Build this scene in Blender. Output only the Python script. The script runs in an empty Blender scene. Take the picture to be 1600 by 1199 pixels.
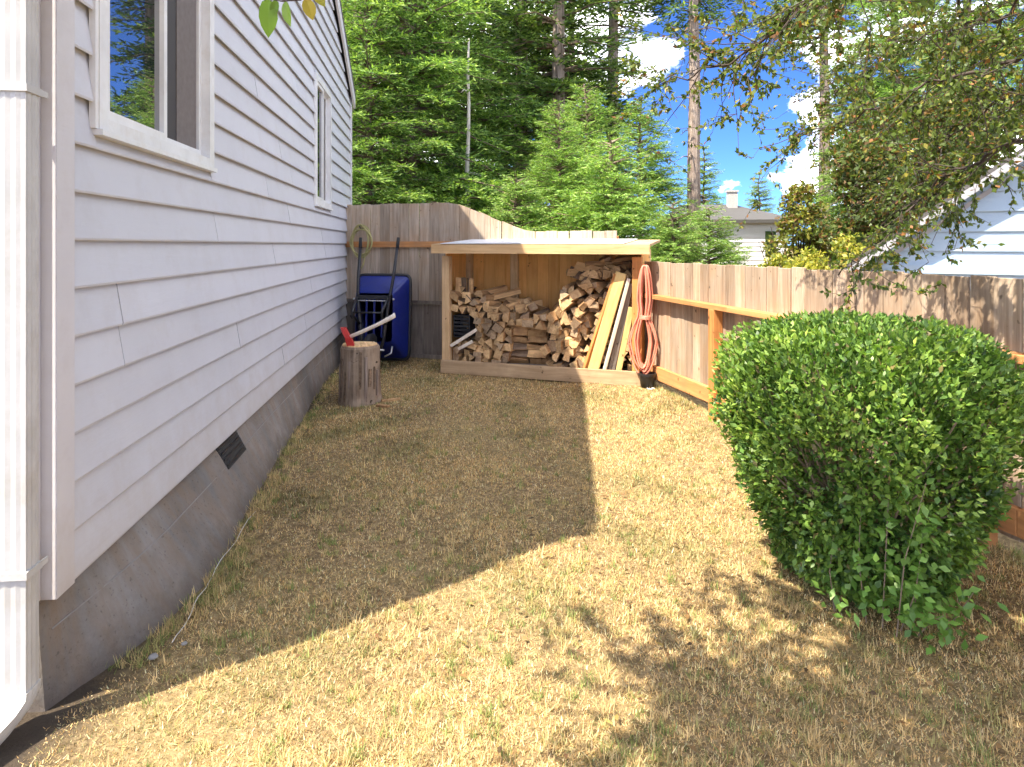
import bpy, math, random
import numpy as np
from mathutils import Vector, Matrix
R = random.Random(7)
NR = np.random.default_rng(7)
S = bpy.context.scene
COL = S.collection
EYE = 1.45            # camera height, metres
FPX, HOR = 1050.0, 383.0   # focal length and horizon row measured on the 1600 px photograph

# ------------------------------------------------------------------ camera
cam_d = bpy.data.cameras.new('camera')
cam_d.sensor_width = 36.0
cam_d.lens = FPX / 1600 * 36
cam_d.shift_y = -(599.5 - HOR) / 1600
cam_d.clip_start = 0.05
cam_d.clip_end = 2000
cam = bpy.data.objects.new('camera', cam_d)
cam.location = (0, 0, EYE)
cam.rotation_euler = (math.pi / 2, 0, 0)
COL.objects.link(cam)
S.camera = cam

# ------------------------------------------------------------------ sky, sun, exposure
SUN_EL = math.radians(58.4)
SUN_AZ = (0.781, 0.625)       # the way the shadows fall on the ground
w = bpy.data.worlds.new('World')
S.world = w
w.use_nodes = True
nt = w.node_tree
nt.nodes.clear()
wo = nt.nodes.new('ShaderNodeOutputWorld')
bg = nt.nodes.new('ShaderNodeBackground')
sky = nt.nodes.new('ShaderNodeTexSky')
sky.sky_type = 'NISHITA'
sky.sun_disc = False
sky.sun_elevation = SUN_EL
sky.sun_rotation = math.atan2(-SUN_AZ[0], -SUN_AZ[1])
sky.ozone_density = 6.0
sky.dust_density = 0.0
sky.air_density = 0.55
tc = nt.nodes.new('ShaderNodeTexCoord')
mp = nt.nodes.new('ShaderNodeMapping')
mp.inputs['Scale'].default_value = (1.0, 1.0, 1.7)
mp.inputs['Location'].default_value = (0.35, 0.1, 0.22)
nz = nt.nodes.new('ShaderNodeTexNoise')
nz.inputs['Scale'].default_value = 4.2
nz.inputs['Detail'].default_value = 9
nz.inputs['Roughness'].default_value = 0.55
rmp = nt.nodes.new('ShaderNodeValToRGB')
rmp.color_ramp.elements[0].position = 0.52
rmp.color_ramp.elements[1].position = 0.61
mx = nt.nodes.new('ShaderNodeMix')
mx.data_type = 'RGBA'
mx.inputs[7].default_value = (21, 21, 21, 1)
nt.links.new(tc.outputs['Generated'], mp.inputs['Vector'])
nt.links.new(mp.outputs[0], nz.inputs['Vector'])
nt.links.new(nz.outputs['Fac'], rmp.inputs['Fac'])
nt.links.new(rmp.outputs['Color'], mx.inputs[0])
tn = nt.nodes.new('ShaderNodeMix')
tn.data_type = 'RGBA'
tn.blend_type = 'MULTIPLY'
tn.inputs[0].default_value = 1.0
tn.inputs[7].default_value = (.30, .43, .67, 1)
nt.links.new(sky.outputs[0], tn.inputs[6])
nt.links.new(tn.outputs[2], mx.inputs[6])
nt.links.new(mx.outputs[2], bg.inputs['Color'])
bg.inputs['Strength'].default_value = 0.15
nt.links.new(bg.outputs[0], wo.inputs[0])

sun_d = bpy.data.lights.new('sun', 'SUN')
sun_d.energy = 4.0
sun_d.angle = math.radians(0.5)
sun_d.color = (1.0, 0.91, 0.77)
sun = bpy.data.objects.new('sun', sun_d)
ce = math.cos(SUN_EL)
sun.rotation_euler = Vector((SUN_AZ[0] * ce, SUN_AZ[1] * ce, -math.sin(SUN_EL))).to_track_quat('-Z', 'Y').to_euler()
sun.location = (-8, -6, 14)
COL.objects.link(sun)
S.view_settings.view_transform = 'Standard'
S.view_settings.look = 'None'
S.view_settings.exposure = 1.68
S.view_settings.gamma = 1.0
S.view_settings.use_curve_mapping = False
S.render.engine = 'CYCLES'
S.cycles.max_bounces = 5
S.cycles.diffuse_bounces = 3
S.cycles.glossy_bounces = 2
S.cycles.transmission_bounces = 3
S.cycles.transparent_max_bounces = 8
S.cycles.use_denoising = True
S.cycles.use_adaptive_sampling = True
S.cycles.adaptive_threshold = 0.02


# ------------------------------------------------------------------ helpers
def P(x, y, Y):
    """the point at distance Y that the photograph shows at pixel x, y"""
    return Vector(((x - 800) / FPX * Y, Y, EYE - (y - HOR) / FPX * Y))


def nrm(a):
    return a / np.maximum(np.linalg.norm(a, axis=-1, keepdims=True), 1e-9)


class MB:
    def __init__(s):
        s.v, s.f, s.m = [], [], []

    def add(s, V, F, mi=0):
        o = len(s.v)
        s.v += [tuple(p) for p in V]
        s.f += [tuple(i + o for i in q) for q in F]
        s.m += [mi] * len(F)
        return s

    def box(s, x0, x1, y0, y1, z0, z1, mi=0):
        V = [(x, y, z) for z in (z0, z1) for y in (y0, y1) for x in (x0, x1)]
        return s.add(V, [(0, 2, 3, 1), (4, 5, 7, 6), (0, 1, 5, 4), (2, 6, 7, 3), (0, 4, 6, 2), (1, 3, 7, 5)], mi)

    def bbox(s, x0, x1, y0, y1, z0, z1, b=0.004, mi=0):
        """box with its four long (z) edges and its top chamfered"""
        if z1 - z0 < 2 * b:
            return s.box(x0, x1, y0, y1, z0, z1, mi)
        def ring(z, i):
            return [(x0 + b + i, y0 + i, z), (x1 - b - i, y0 + i, z), (x1 - i, y0 + b + i, z), (x1 - i, y1 - b - i, z),
                    (x1 - b - i, y1 - i, z), (x0 + b + i, y1 - i, z), (x0 + i, y1 - b - i, z), (x0 + i, y0 + b + i, z)]
        V = ring(z0, 0) + ring(z1 - b, 0) + ring(z1, b * .7)
        F = []
        for k in (0, 8):
            F += [(k + i, k + (i + 1) % 8, k + 8 + (i + 1) % 8, k + 8 + i) for i in range(8)]
        F += [tuple(range(7, -1, -1)), tuple(range(16, 24))]
        return s.add(V, F, mi)

    def bar(s, a, b, wx, wz, up=(0, 0, 1), mi=0, roll=0):
        """rectangular bar from a to b"""
        a, b = Vector(a), Vector(b)
        d = (b - a).normalized()
        u = Vector(up)
        x = d.cross(u)
        if x.length < 1e-4:
            x = Vector((1, 0, 0))
        x.normalize()
        z = x.cross(d).normalized()
        if roll:
            q = Matrix.Rotation(roll, 3, d)
            x, z = q @ x, q @ z
        V = [p + x * sx * wx / 2 + z * sz * wz / 2 for p in (a, b) for sx, sz in ((-1, -1), (1, -1), (1, 1), (-1, 1))]
        return s.add(V, [(0, 1, 5, 4), (1, 2, 6, 5), (2, 3, 7, 6), (3, 0, 4, 7), (3, 2, 1, 0), (4, 5, 6, 7)], mi)

    def tube(s, pts, r, n=8, closed=False, mi=0, cap=True):
        pts = [Vector(p) for p in pts]
        m = len(pts)
        rr = r if isinstance(r, (list, tuple)) else [r] * m
        T = []
        for i in range(m):
            if closed:
                t = pts[(i + 1) % m] - pts[i - 1]
            else:
                t = pts[min(i + 1, m - 1)] - pts[max(i - 1, 0)]
            T.append(t.normalized())
        up = Vector((0, 0, 1)) if abs(T[0].z) < .9 else Vector((1, 0, 0))
        x = T[0].cross(up).normalized()
        V = []
        for i in range(m):
            x = (x - T[i] * x.dot(T[i]))
            x = x.normalized() if x.length > 1e-6 else T[i].orthogonal().normalized()
            y = T[i].cross(x)
            V += [pts[i] + (x * math.cos(2 * math.pi * k / n) + y * math.sin(2 * math.pi * k / n)) * rr[i] for k in range(n)]
        F = []
        for i in range(m if closed else m - 1):
            j = (i + 1) % m
            F += [(i * n + k, i * n + (k + 1) % n, j * n + (k + 1) % n, j * n + k) for k in range(n)]
        if cap and not closed:
            F += [tuple(range(n - 1, -1, -1)), tuple((m - 1) * n + k for k in range(n))]
        return s.add(V, F, mi)

    def rings(s, rs, mi=0, cap=True):
        """loft of rings that all have the same number of points"""
        n = len(rs[0])
        V = [p for r in rs for p in r]
        F = []
        for i in range(len(rs) - 1):
            F += [(i * n + k, i * n + (k + 1) % n, (i + 1) * n + (k + 1) % n, (i + 1) * n + k) for k in range(n)]
        if cap:
            F += [tuple(range(n - 1, -1, -1)), tuple((len(rs) - 1) * n + k for k in range(n))]
        return s.add(V, F, mi)

    def mesh(s, name, mats, smooth=False):
        me = bpy.data.meshes.new(name)
        me.from_pydata([tuple(p) for p in s.v], [], s.f)
        for m in (mats if isinstance(mats, (list, tuple)) else [mats]):
            me.materials.append(m)
        me.polygons.foreach_set('material_index', s.m)
        if smooth:
            me.polygons.foreach_set('use_smooth', [True] * len(s.f))
        me.update()
        return me

    def build(s, name, mats, parent=None, smooth=False, loc=None, rot=None):
        return put(name, s.mesh(name, mats, smooth), parent, loc, rot)


def put(name, me, parent=None, loc=None, rot=None):
    o = bpy.data.objects.new(name, me)
    COL.objects.link(o)
    if parent:
        o.parent = parent
    if loc is not None:
        o.location = loc
    if rot is not None:
        o.rotation_euler = rot
    return o


def tag(o, label, cat, group=None):
    o['label'] = label
    o['category'] = cat
    if group:
        o['group'] = group
    return o


def thing(name, label, cat, loc=(0, 0, 0), rz=0.0, group=None):
    o = put(name, None, None, loc, (0, 0, rz))
    o.empty_display_size = .1
    return tag(o, label, cat, group)


def np_mesh(name, V, F, mat, cols=None):
    """V (n,3), F (m,k) faces all with k corners, cols one colour per face"""
    me = bpy.data.meshes.new(name)
    n, (m, k) = len(V), F.shape
    me.vertices.add(n)
    me.vertices.foreach_set('co', V.astype(np.float32).ravel())
    me.loops.add(m * k)
    me.loops.foreach_set('vertex_index', F.astype(np.int32).ravel())
    me.polygons.add(m)
    me.polygons.foreach_set('loop_start', np.arange(0, m * k, k, dtype=np.int32))
    me.update(calc_edges=True)
    me.materials.append(mat)
    if cols is not None:
        a = me.color_attributes.new('Col', 'FLOAT_COLOR', 'CORNER')
        c = np.ones((m, k, 4), np.float32)
        c[:, :, :3] = cols[:, None, :]
        a.data.foreach_set('color', c.ravel())
    return me


def leaves(C, D, L, W, rng, fold=.25, N=None):
    """folded diamond leaves; C base points, D directions, N optional facing"""
    n = len(C)
    D = nrm(D)
    if N is None:
        N = rng.normal(size=(n, 3))
    sd = nrm(np.cross(D, N))
    up = np.cross(sd, D)
    L = np.broadcast_to(np.asarray(L, float), (n,))[:, None]
    W = np.broadcast_to(np.asarray(W, float), (n,))[:, None]
    mid = C + D * L * .45
    V = np.stack([C, mid + sd * W / 2 + up * W * fold, C + D * L, mid - sd * W / 2 + up * W * fold], 1)
    return V.reshape(-1, 3), np.arange(n * 4).reshape(n, 4)


def pick_cols(n, pal, rng, jit=.18, wts=None):
    pal = np.array(pal, float)
    i = rng.choice(len(pal), n, p=wts)
    return np.clip(pal[i] * (1 + rng.normal(0, jit, (n, 1))), .003, .9)


# ------------------------------------------------------------------ materials
def mat_new(name):
    m = bpy.data.materials.new(name)
    m.use_nodes = True
    t = m.node_tree
    return m, t, t.nodes['Principled BSDF']


def nd(t, kind, **kw):
    n = t.nodes.new(kind)
    for k, v in kw.items():
        if k in n.inputs:
            n.inputs[k].default_value = v
        else:
            setattr(n, k, v)
    return n


def ramp(t, fac, stops):
    r = t.nodes.new('ShaderNodeValToRGB')
    e = r.color_ramp.elements
    while len(e) < len(stops):
        e.new(.5)
    for i, (p, c) in enumerate(stops):
        e[i].position = p
        e[i].color = (*c, 1) if len(c) == 3 else c
    t.links.new(fac, r.inputs['Fac'])
    return r.outputs['Color']


def coords(t, scale=(1, 1, 1), random_offset=True, kind='Object'):
    c = t.nodes.new('ShaderNodeTexCoord')
    m = t.nodes.new('ShaderNodeMapping')
    m.inputs['Scale'].default_value = scale
    t.links.new(c.outputs[kind], m.inputs['Vector'])
    if random_offset:
        oi = t.nodes.new('ShaderNodeObjectInfo')
        mu = nd(t, 'ShaderNodeMath', operation='MULTIPLY')
        mu.inputs[1].default_value = 37.0
        t.links.new(oi.outputs['Random'], mu.inputs[0])
        cb = t.nodes.new('ShaderNodeCombineXYZ')
        for i in range(3):
            t.links.new(mu.outputs[0], cb.inputs[i])
        t.links.new(cb.outputs[0], m.inputs['Location'])
    return m.outputs[0]


def noise(t, vec, scale, detail=5, rough=.55, dist=0):
    n = nd(t, 'ShaderNodeTexNoise')
    n.inputs['Scale'].default_value = scale
    n.inputs['Detail'].default_value = detail
    n.inputs['Roughness'].default_value = rough
    n.inputs['Distortion'].default_value = dist
    t.links.new(vec, n.inputs['Vector'])
    return n.outputs['Fac']


def mixc(t, fac, a, b, mode='MIX'):
    m = t.nodes.new('ShaderNodeMix')
    m.data_type = 'RGBA'
    m.blend_type = mode
    for sock, v in ((m.inputs[0], fac), (m.inputs[6], a), (m.inputs[7], b)):
        if isinstance(v, (int, float)):
            sock.default_value = v
        elif isinstance(v, tuple):
            sock.default_value = (*v, 1)
        else:
            t.links.new(v, sock)
    return m.outputs[2]


def bump(t, b, h, strength=.4, dist=.01):
    n = t.nodes.new('ShaderNodeBump')
    n.inputs['Strength'].default_value = strength
    n.inputs['Distance'].default_value = dist
    t.links.new(h, n.inputs['Height'])
    t.links.new(n.outputs[0], b.inputs['Normal'])


def vary(t, col, lo=.75, hi=1.2):
    """one tone for each object"""
    oi = t.nodes.new('ShaderNodeObjectInfo')
    mr = t.nodes.new('ShaderNodeMapRange')
    mr.inputs['To Min'].default_value = lo
    mr.inputs['To Max'].default_value = hi
    t.links.new(oi.outputs['Random'], mr.inputs['Value'])
    cb = t.nodes.new('ShaderNodeCombineColor')
    for i in range(3):
        t.links.new(mr.outputs[0], cb.inputs[i])
    return mixc(t, 1.0, col, cb.outputs[0], 'MULTIPLY')


def wood(name, dark, light, stain=None, axis=2, scale=9, rough=.8, lo=.75, hi=1.2, stain_amt=.5):
    m, t, b = mat_new(name)
    sc = [scale, scale, scale]
    sc[axis] = scale * .06
    v = coords(t, tuple(sc))
    g = noise(t, v, 3.0, 7, .65, .6)
    c = ramp(t, g, [(.3, dark), (.62, light)])
    if stain:
        v2 = coords(t, (1, 1, 1))
        c = mixc(t, ramp(t, noise(t, v2, 3.5, 5, .6), [(.45, (0, 0, 0)), (.7, (stain_amt,) * 3)]), c, stain)
        k = ramp(t, noise(t, v2, 14, 2, .5), [(.7, (0, 0, 0)), (.76, (1, 1, 1))])
        c = mixc(t, k, c, tuple(x * .35 for x in dark))
    t.links.new(vary(t, c, lo, hi), b.inputs['Base Color'])
    b.inputs['Roughness'].default_value = rough
    b.inputs['Specular IOR Level'].default_value = .25
    bump(t, b, g, .35, .004)
    return m


def plain(name, col, rough=.5, metal=0, spots=None, spec=.5, bscale=40, bstr=.0):
    m, t, b = mat_new(name)
    v = coords(t, (1, 1, 1))
    n = noise(t, v, bscale, 5, .6)
    lo = tuple(c * .8 for c in col)
    c = ramp(t, n, [(.3, lo), (.7, col)])
    if spots:
        c = mixc(t, ramp(t, noise(t, v, 6, 6, .7), [(.52, (0, 0, 0)), (.72, (.7, .7, .7))]), c, spots)
    t.links.new(c, b.inputs['Base Color'])
    b.inputs['Roughness'].default_value = rough
    b.inputs['Metallic'].default_value = metal
    b.inputs['Specular IOR Level'].default_value = spec
    if bstr:
        bump(t, b, n, bstr, .003)
    return m


def foliage(name, trans=.35, rough=.5, spec=.3, tint=(1.25, 1.35, .6)):
    m, t, b = mat_new(name)
    a = nd(t, 'ShaderNodeAttribute', attribute_name='Col')
    c = vary(t, a.outputs['Color'], .9, 1.1)
    t.links.new(c, b.inputs['Base Color'])
    b.inputs['Roughness'].default_value = rough
    b.inputs['Specular IOR Level'].default_value = spec
    tr = t.nodes.new('ShaderNodeBsdfTranslucent')
    t.links.new(mixc(t, 1.0, c, tint, 'MULTIPLY'), tr.inputs['Color'])
    ms = t.nodes.new('ShaderNodeMixShader')
    ms.inputs[0].default_value = trans
    t.links.new(b.outputs[0], ms.inputs[1])
    t.links.new(tr.outputs[0], ms.inputs[2])
    t.links.new(ms.outputs[0], t.nodes['Material Output'].inputs[0])
    return m


def siding_mat(name, col, dirt, lo=.95, hi=1.03):
    m, t, b = mat_new(name)
    v = coords(t, (1, 1, 1))
    big = noise(t, v, 1.6, 6, .6)
    v2 = coords(t, (6, .8, 6))
    gr = noise(t, v2, 9, 6, .6)
    c = ramp(t, big, [(.3, tuple(x * .93 for x in col)), (.7, col)])
    c = mixc(t, ramp(t, noise(t, v, 4.5, 8, .75), [(.5, (0, 0, 0)), (.8, (.45, .45, .45))]), c, dirt)
    # mud splash on the lowest boards, with an uneven top
    ge = t.nodes.new('ShaderNodeNewGeometry')
    sp = t.nodes.new('ShaderNodeSeparateXYZ')
    t.links.new(ge.outputs['Position'], sp.inputs[0])
    ma = nd(t, 'ShaderNodeMath', operation='MULTIPLY_ADD')
    t.links.new(noise(t, ge.outputs['Position'], 7, 6, .7), ma.inputs[0])
    ma.inputs[1].default_value = .7
    t.links.new(sp.outputs[2], ma.inputs[2])
    mr = t.nodes.new('ShaderNodeMapRange')
    mr.inputs['From Min'].default_value = .65
    mr.inputs['From Max'].default_value = 1.0
    mr.inputs['To Min'].default_value = .4
    mr.inputs['To Max'].default_value = 0
    t.links.new(ma.outputs[0], mr.inputs['Value'])
    c = mixc(t, mr.outputs[0], c, (.40, .33, .26))
    t.links.new(vary(t, c, lo, hi), b.inputs['Base Color'])
    b.inputs['Roughness'].default_value = .55
    ad = nd(t, 'ShaderNodeMath', operation='MULTIPLY_ADD')
    t.links.new(noise(t, coords(t, (1, .7, 2)), 2.2, 3, .5), ad.inputs[0])
    ad.inputs[1].default_value = 3.0
    t.links.new(gr, ad.inputs[2])
    bump(t, b, ad.outputs[0], .22, .005)
    return m


M = {}
M['siding'] = siding_mat('siding_paint', (.57, .575, .61), (.44, .41, .40))
M['trim'] = siding_mat('trim_paint', (.62, .60, .61), (.46, .41, .38))
M['vinyl'] = plain('white_vinyl', (.8, .8, .79), .35, bscale=5, spots=(.62, .58, .52))
M['downspout'] = plain('white_enamel', (.52, .51, .485), .5, bscale=7, spots=(.38, .35, .3))
M['grey_trim'] = plain('grey_trim', (.34, .34, .35), .6, bscale=9)
M['dark_gap'] = plain('dark_gap', (.03, .028, .025), .9)
M['screen'] = plain('insect_screen', (.045, .04, .04), .7, bscale=300)
M['curtain'] = plain('curtain', (.16, .14, .13), .9, bscale=30)
M['shingle'] = plain('roof_shingle', (.09, .085, .08), .9, bscale=60, bstr=.5)
M['fence_grey'] = wood('weathered_cedar', (.29, .22, .155), (.56, .455, .345), (.44, .27, .14), 2, 10, .85, .72, 1.18)
M['fence_right'] = wood('sunbleached_cedar', (.25, .18, .12), (.48, .375, .275), (.42, .245, .12), 2, 10, .85, .70, 1.15)
M['cedar'] = wood('orange_cedar', (.5, .19, .055), (.72, .32, .1), (.3, .12, .05), 2, 9, .75, .85, 1.1)
M['cedar_rail'] = wood('orange_cedar_rail', (.46, .19, .065), (.66, .32, .12), (.3, .18, .1), 0, 9, .75, .85, 1.1)
M['shed_ply'] = wood('shed_back_boards', (.72, .34, .09), (.9, .5, .17), (.6, .28, .08), 2, 6, .75, .85, 1.08)
M['pine'] = wood('shed_pine', (.48, .3, .14), (.68, .48, .27), (.4, .24, .12), 2, 9, .7, .9, 1.08)
M['pine_x'] = wood('shed_pine_long', (.36, .23, .12), (.56, .40, .24), (.3, .2, .11), 0, 9, .75, .9, 1.05)
M['fascia_x'] = wood('shed_fascia', (.5, .3, .13), (.7, .47, .24), (.4, .24, .12), 0, 9, .7, .95, 1.05)
M['lumber'] = wood('yellow_lumber', (.62, .40, .13), (.8, .58, .25), (.55, .3, .1), 2, 8, .65, .9, 1.1)
M['grey_board'] = wood('grey_board', (.15, .12, .1), (.3, .25, .2), (.15, .11, .08), 2, 8, .85)
M['roof_panel'] = plain('white_roof_panel', (.82, .83, .85), .35, bscale=8)
M['split'] = wood('split_face', (.40, .22, .09), (.72, .46, .22), (.24, .12, .06), 1, 12, .85, .55, 1.15, .8)
M['end'] = wood('log_end', (.46, .27, .11), (.80, .55, .29), (.3, .16, .07), 1, 14, .85, .6, 1.15, .8)
M['end_grey'] = wood('log_end_weathered', (.26, .17, .1), (.50, .36, .22), (.2, .11, .06), 1, 14, .85, .6, 1.15, .8)
M['bark'] = wood('bark', (.05, .035, .025), (.2, .14, .1), (.3, .24, .18), 2, 14, .95, .7, 1.3, .8)
M['bark_log'] = wood('log_bark', (.06, .042, .03), (.24, .16, .1), (.3, .22, .15), 1, 12, .95, .6, 1.3)
M['bark_pale'] = wood('pale_bark', (.12, .085, .065), (.42, .34, .28), (.22, .14, .1), 2, 11, .95, .9, 1.1)
M['dead_wood'] = wood('dead_wood', (.4, .34, .29), (.68, .62, .55), None, 2, 6, .9, .98, 1.02)
M['twig'] = plain('twig', (.075, .055, .042), .9)
M['twig_pale'] = plain('twig_pale', (.3, .22, .15), .9)
M['concrete'] = None
M['black'] = plain('black_plastic', (.018, .018, .02), .45, spots=(.05, .045, .04))
M['black_steel'] = plain('black_steel', (.02, .02, .022), .35, spots=(.06, .05, .045))
M['rubber'] = plain('rubber', (.02, .02, .02), .8)
M['blue'] = plain('blue_poly', (.008, .022, .20), .38, bscale=9, spots=(.03, .045, .19))
M['zinc'] = plain('zinc', (.7, .7, .7), .3, .8)
M['red'] = plain('red_paint', (.55, .035, .03), .45, spots=(.35, .03, .025))
M['handle'] = wood('axe_handle', (.62, .52, .4), (.8, .72, .6), None, 2, 8, .6, .98, 1.02)
M['cord'] = plain('orange_cord', (.76, .28, .18), .5, bscale=20)
M['hose'] = plain('tan_hose', (.46, .40, .16), .5, bscale=12, spots=(.3, .33, .1))
M['white_cable'] = plain('white_cable', (.75, .72, .66), .5)
M['stone'] = plain('stone', (.3, .28, .255), .9, bscale=18, bstr=.6)
M['blue_siding'] = siding_mat('pale_blue_siding', (.30, .40, .50), (.40, .46, .52), .97, 1.03)
M['white_siding'] = siding_mat('white_siding', (.8, .8, .82), (.7, .68, .66))
M['brick'] = plain('chimney_block', (.5, .47, .45), .9, bscale=20)
M['fir'] = foliage('fir_needles', .36, .5, .3)
M['leaf'] = foliage('broad_leaf', .38, .45, .35)
M['privet'] = foliage('privet_leaf', .28, .42, .4, (1.25, 1.4, .5))
M['straw'] = foliage('dry_grass', .3, .7, .15, (1.1, 1.05, .85))

# glass: dark pane with a clear mirror reflection of the yard
m, t, b = mat_new('window_glass')
b.inputs['Base Color'].default_value = (.02, .025, .028, 1)
b.inputs['Roughness'].default_value = .015
b.inputs['IOR'].default_value = 4.5
M['glass'] = m

# concrete foundation: poured wall, brown soil splash above, damp blue-grey below
m, t, b = mat_new('concrete')
v = coords(t, (1, 1, 1), False)
n1 = noise(t, v, 2.2, 7, .65)
n2 = noise(t, coords(t, (1, 2.2, .3), False), 5, 7, .65)
c = ramp(t, n1, [(.3, (.11, .103, .095)), (.7, (.29, .268, .245))])
c = mixc(t, ramp(t, n2, [(.40, (0, 0, 0)), (.62, (.7, .7, .7))]), c, (.22, .16, .11))
c = mixc(t, ramp(t, noise(t, v, 60, 3), [(.62, (0, 0, 0)), (.7, (.5, .5, .5))]), c, (.05, .045, .042))
t.links.new(c, b.inputs['Base Color'])
b.inputs['Roughness'].default_value = .9
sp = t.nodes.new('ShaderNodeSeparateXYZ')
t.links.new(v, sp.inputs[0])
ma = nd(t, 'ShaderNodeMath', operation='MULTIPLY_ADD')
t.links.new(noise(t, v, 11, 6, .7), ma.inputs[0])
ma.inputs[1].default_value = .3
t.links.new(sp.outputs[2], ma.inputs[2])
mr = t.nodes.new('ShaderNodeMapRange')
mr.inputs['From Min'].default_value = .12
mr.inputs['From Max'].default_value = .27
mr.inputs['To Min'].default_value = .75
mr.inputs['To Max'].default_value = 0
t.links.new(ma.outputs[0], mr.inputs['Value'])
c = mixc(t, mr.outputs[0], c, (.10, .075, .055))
t.links.new(c, b.inputs['Base Color'])
bump(t, b, noise(t, v, 18, 9, .75), .9, .01)
M['concrete'] = m

# lawn soil with thatch
m, t, b = mat_new('dry_lawn')
v = coords(t, (1, 1, 1), False)
n1 = noise(t, v, 1.3, 6, .6)
n2 = noise(t, v, 38, 6, .7)
n3 = noise(t, v, 120, 4, .7)
c = ramp(t, n2, [(.3, (.09, .06, .032)), (.5, (.26, .18, .09)), (.7, (.5, .37, .2))])
c = mixc(t, ramp(t, n1, [(.45, (0, 0, 0)), (.75, (.5, .5, .5))]), c, (.33, .27, .12))
c = mixc(t, ramp(t, n3, [(.55, (0, 0, 0)), (.75, (.7, .7, .7))]), c, (.13, .085, .04))
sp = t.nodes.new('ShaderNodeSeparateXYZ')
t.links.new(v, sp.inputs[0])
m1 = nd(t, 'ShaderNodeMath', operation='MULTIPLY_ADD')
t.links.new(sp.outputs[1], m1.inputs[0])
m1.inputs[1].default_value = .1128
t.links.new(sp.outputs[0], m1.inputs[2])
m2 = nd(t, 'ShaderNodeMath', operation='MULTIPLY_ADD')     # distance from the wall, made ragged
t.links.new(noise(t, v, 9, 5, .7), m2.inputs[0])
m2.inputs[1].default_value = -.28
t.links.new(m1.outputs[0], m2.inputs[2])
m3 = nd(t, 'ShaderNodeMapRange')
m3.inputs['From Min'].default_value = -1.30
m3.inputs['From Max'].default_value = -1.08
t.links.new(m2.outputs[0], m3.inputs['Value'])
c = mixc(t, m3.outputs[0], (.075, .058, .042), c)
t.links.new(c, b.inputs['Base Color'])
b.inputs['Roughness'].default_value = .95
b.inputs['Specular IOR Level'].default_value = .1
bump(t, b, n2, .8, .02)
M['lawn'] = m

# ------------------------------------------------------------------ where things stand
WS = .1128                                  # the house wall runs at X = -1.21 - WS*Y
def wall_x(Y):
    return -1.21 - WS * Y
def fence_x(Y):                             # the right-hand fence
    return 1.47 + (7.0 - Y) * .245
BF0, BF1 = Vector((-2.27, 9.03, 0)), Vector((1.24, 7.82, 0))   # the back fence


def gz(x, y):
    return .014 * np.sin(x * 2.3 + y * 1.1) * np.sin(y * 1.7 - x * .6) + .008 * np.sin(x * 7.1 + 2) * np.sin(y * 6.3)


# ------------------------------------------------------------------ ground
xs = np.concatenate([[-400, -150, -60, -25, -12, -6, -4], np.arange(-3, 4.01, .1), [6, 9, 14, 25, 60, 150, 400]])
ys = np.concatenate([[-200, -60, -20, -8, -4, -2], np.arange(-1, 9.61, .1), [11, 14, 20, 30, 50, 100, 250, 700]])
GX, GY = np.meshgrid(xs, ys)
near = (np.clip((4.2 - np.abs(GX)) / 1.0, 0, 1) * np.clip((9.6 - GY), 0, 1) * np.clip(GY + 1.2, 0, 1))
GZ = gz(GX, GY) * near - .012
V = np.stack([GX, GY, GZ], -1).reshape(-1, 3)
nx_, ny_ = len(xs), len(ys)
ii = (np.arange(ny_ - 1)[:, None] * nx_ + np.arange(nx_ - 1)[None]).ravel()
F = np.stack([ii, ii + 1, ii + 1 + nx_, ii + nx_], 1)
g = put('ground', np_mesh('ground', V, F, M['lawn']))
g['kind'] = 'structure'

# dry grass blades
NB = 1050000
Yb = np.exp(NR.uniform(math.log(1.55), math.log(8.9), NB))
Xb = NR.uniform(-2.3, 3.2, NB)
shed_u = Vector((1, -.345, 0)).normalized()
sx_, sy_ = -.80, 7.65
inshed = ((Xb - sx_) * .326 + (Yb - sy_) * .945 > -.02) & (Xb > -.85) & (Xb < 1.6)
keep = (Xb > wall_x(Yb) + .02) & (Xb < fence_x(Yb) - .02) & (np.abs(Xb) / Yb < .82) & ~inshed
keep &= (Yb < 8.95 - .345 * (Xb + 2.2))
keep &= NR.random(NB) < np.clip((Xb - wall_x(Yb) - np.interp(Yb, [2.1, 2.4, 2.85, 3.8, 5.1, 6.2, 8.5], [.03, .14, .23, .2, .12, .07, .03])) / .09, 0, 1)      # thin along the foundation
keep &= np.hypot(Xb + 1.42, Yb - 6.25) > .2
patch = .5 + .5 * np.sin(Xb * 3.1 + 1.3 * np.sin(Yb * 2.2)) * np.sin(Yb * 2.7 + 1.1 * np.sin(Xb * 1.9))
keep &= NR.random(NB) < .55 + .45 * patch
Xb, Yb, patch = Xb[keep], Yb[keep], patch[keep]
n = len(Xb)
h = NR.uniform(.009, .026, n) * (.8 + .4 * patch) * np.clip(.75 + Yb * .05, .8, 1.1)
ptc = np.sin(Xb * 4.3 + 2 * np.sin(Yb * 1.7)) * np.sin(Yb * 3.9 + 1.5 * np.sin(Xb * 2.3)) + NR.normal(0, .2, n)
h = h * (1 + .55 * (ptc > .6))
az = NR.uniform(0, 2 * math.pi, n)
lean = np.abs(NR.normal(1.0, .42, n))
D = np.stack([np.cos(az) * np.sin(lean), np.sin(az) * np.sin(lean), np.cos(lean)], 1)
B = np.stack([Xb, Yb, gz(Xb, Yb) - .014], 1)
wd = NR.uniform(.0011, .0026, n) * np.clip(.75 + .12 * Yb, .8, 1.7)
sd = np.stack([-np.sin(az), np.cos(az), np.zeros(n)], 1) * wd[:, None]
mid = B + D * (h * .6)[:, None]
tip = B + D * h[:, None]
tip[:, 2] -= h * .25 * np.sin(lean)
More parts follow.
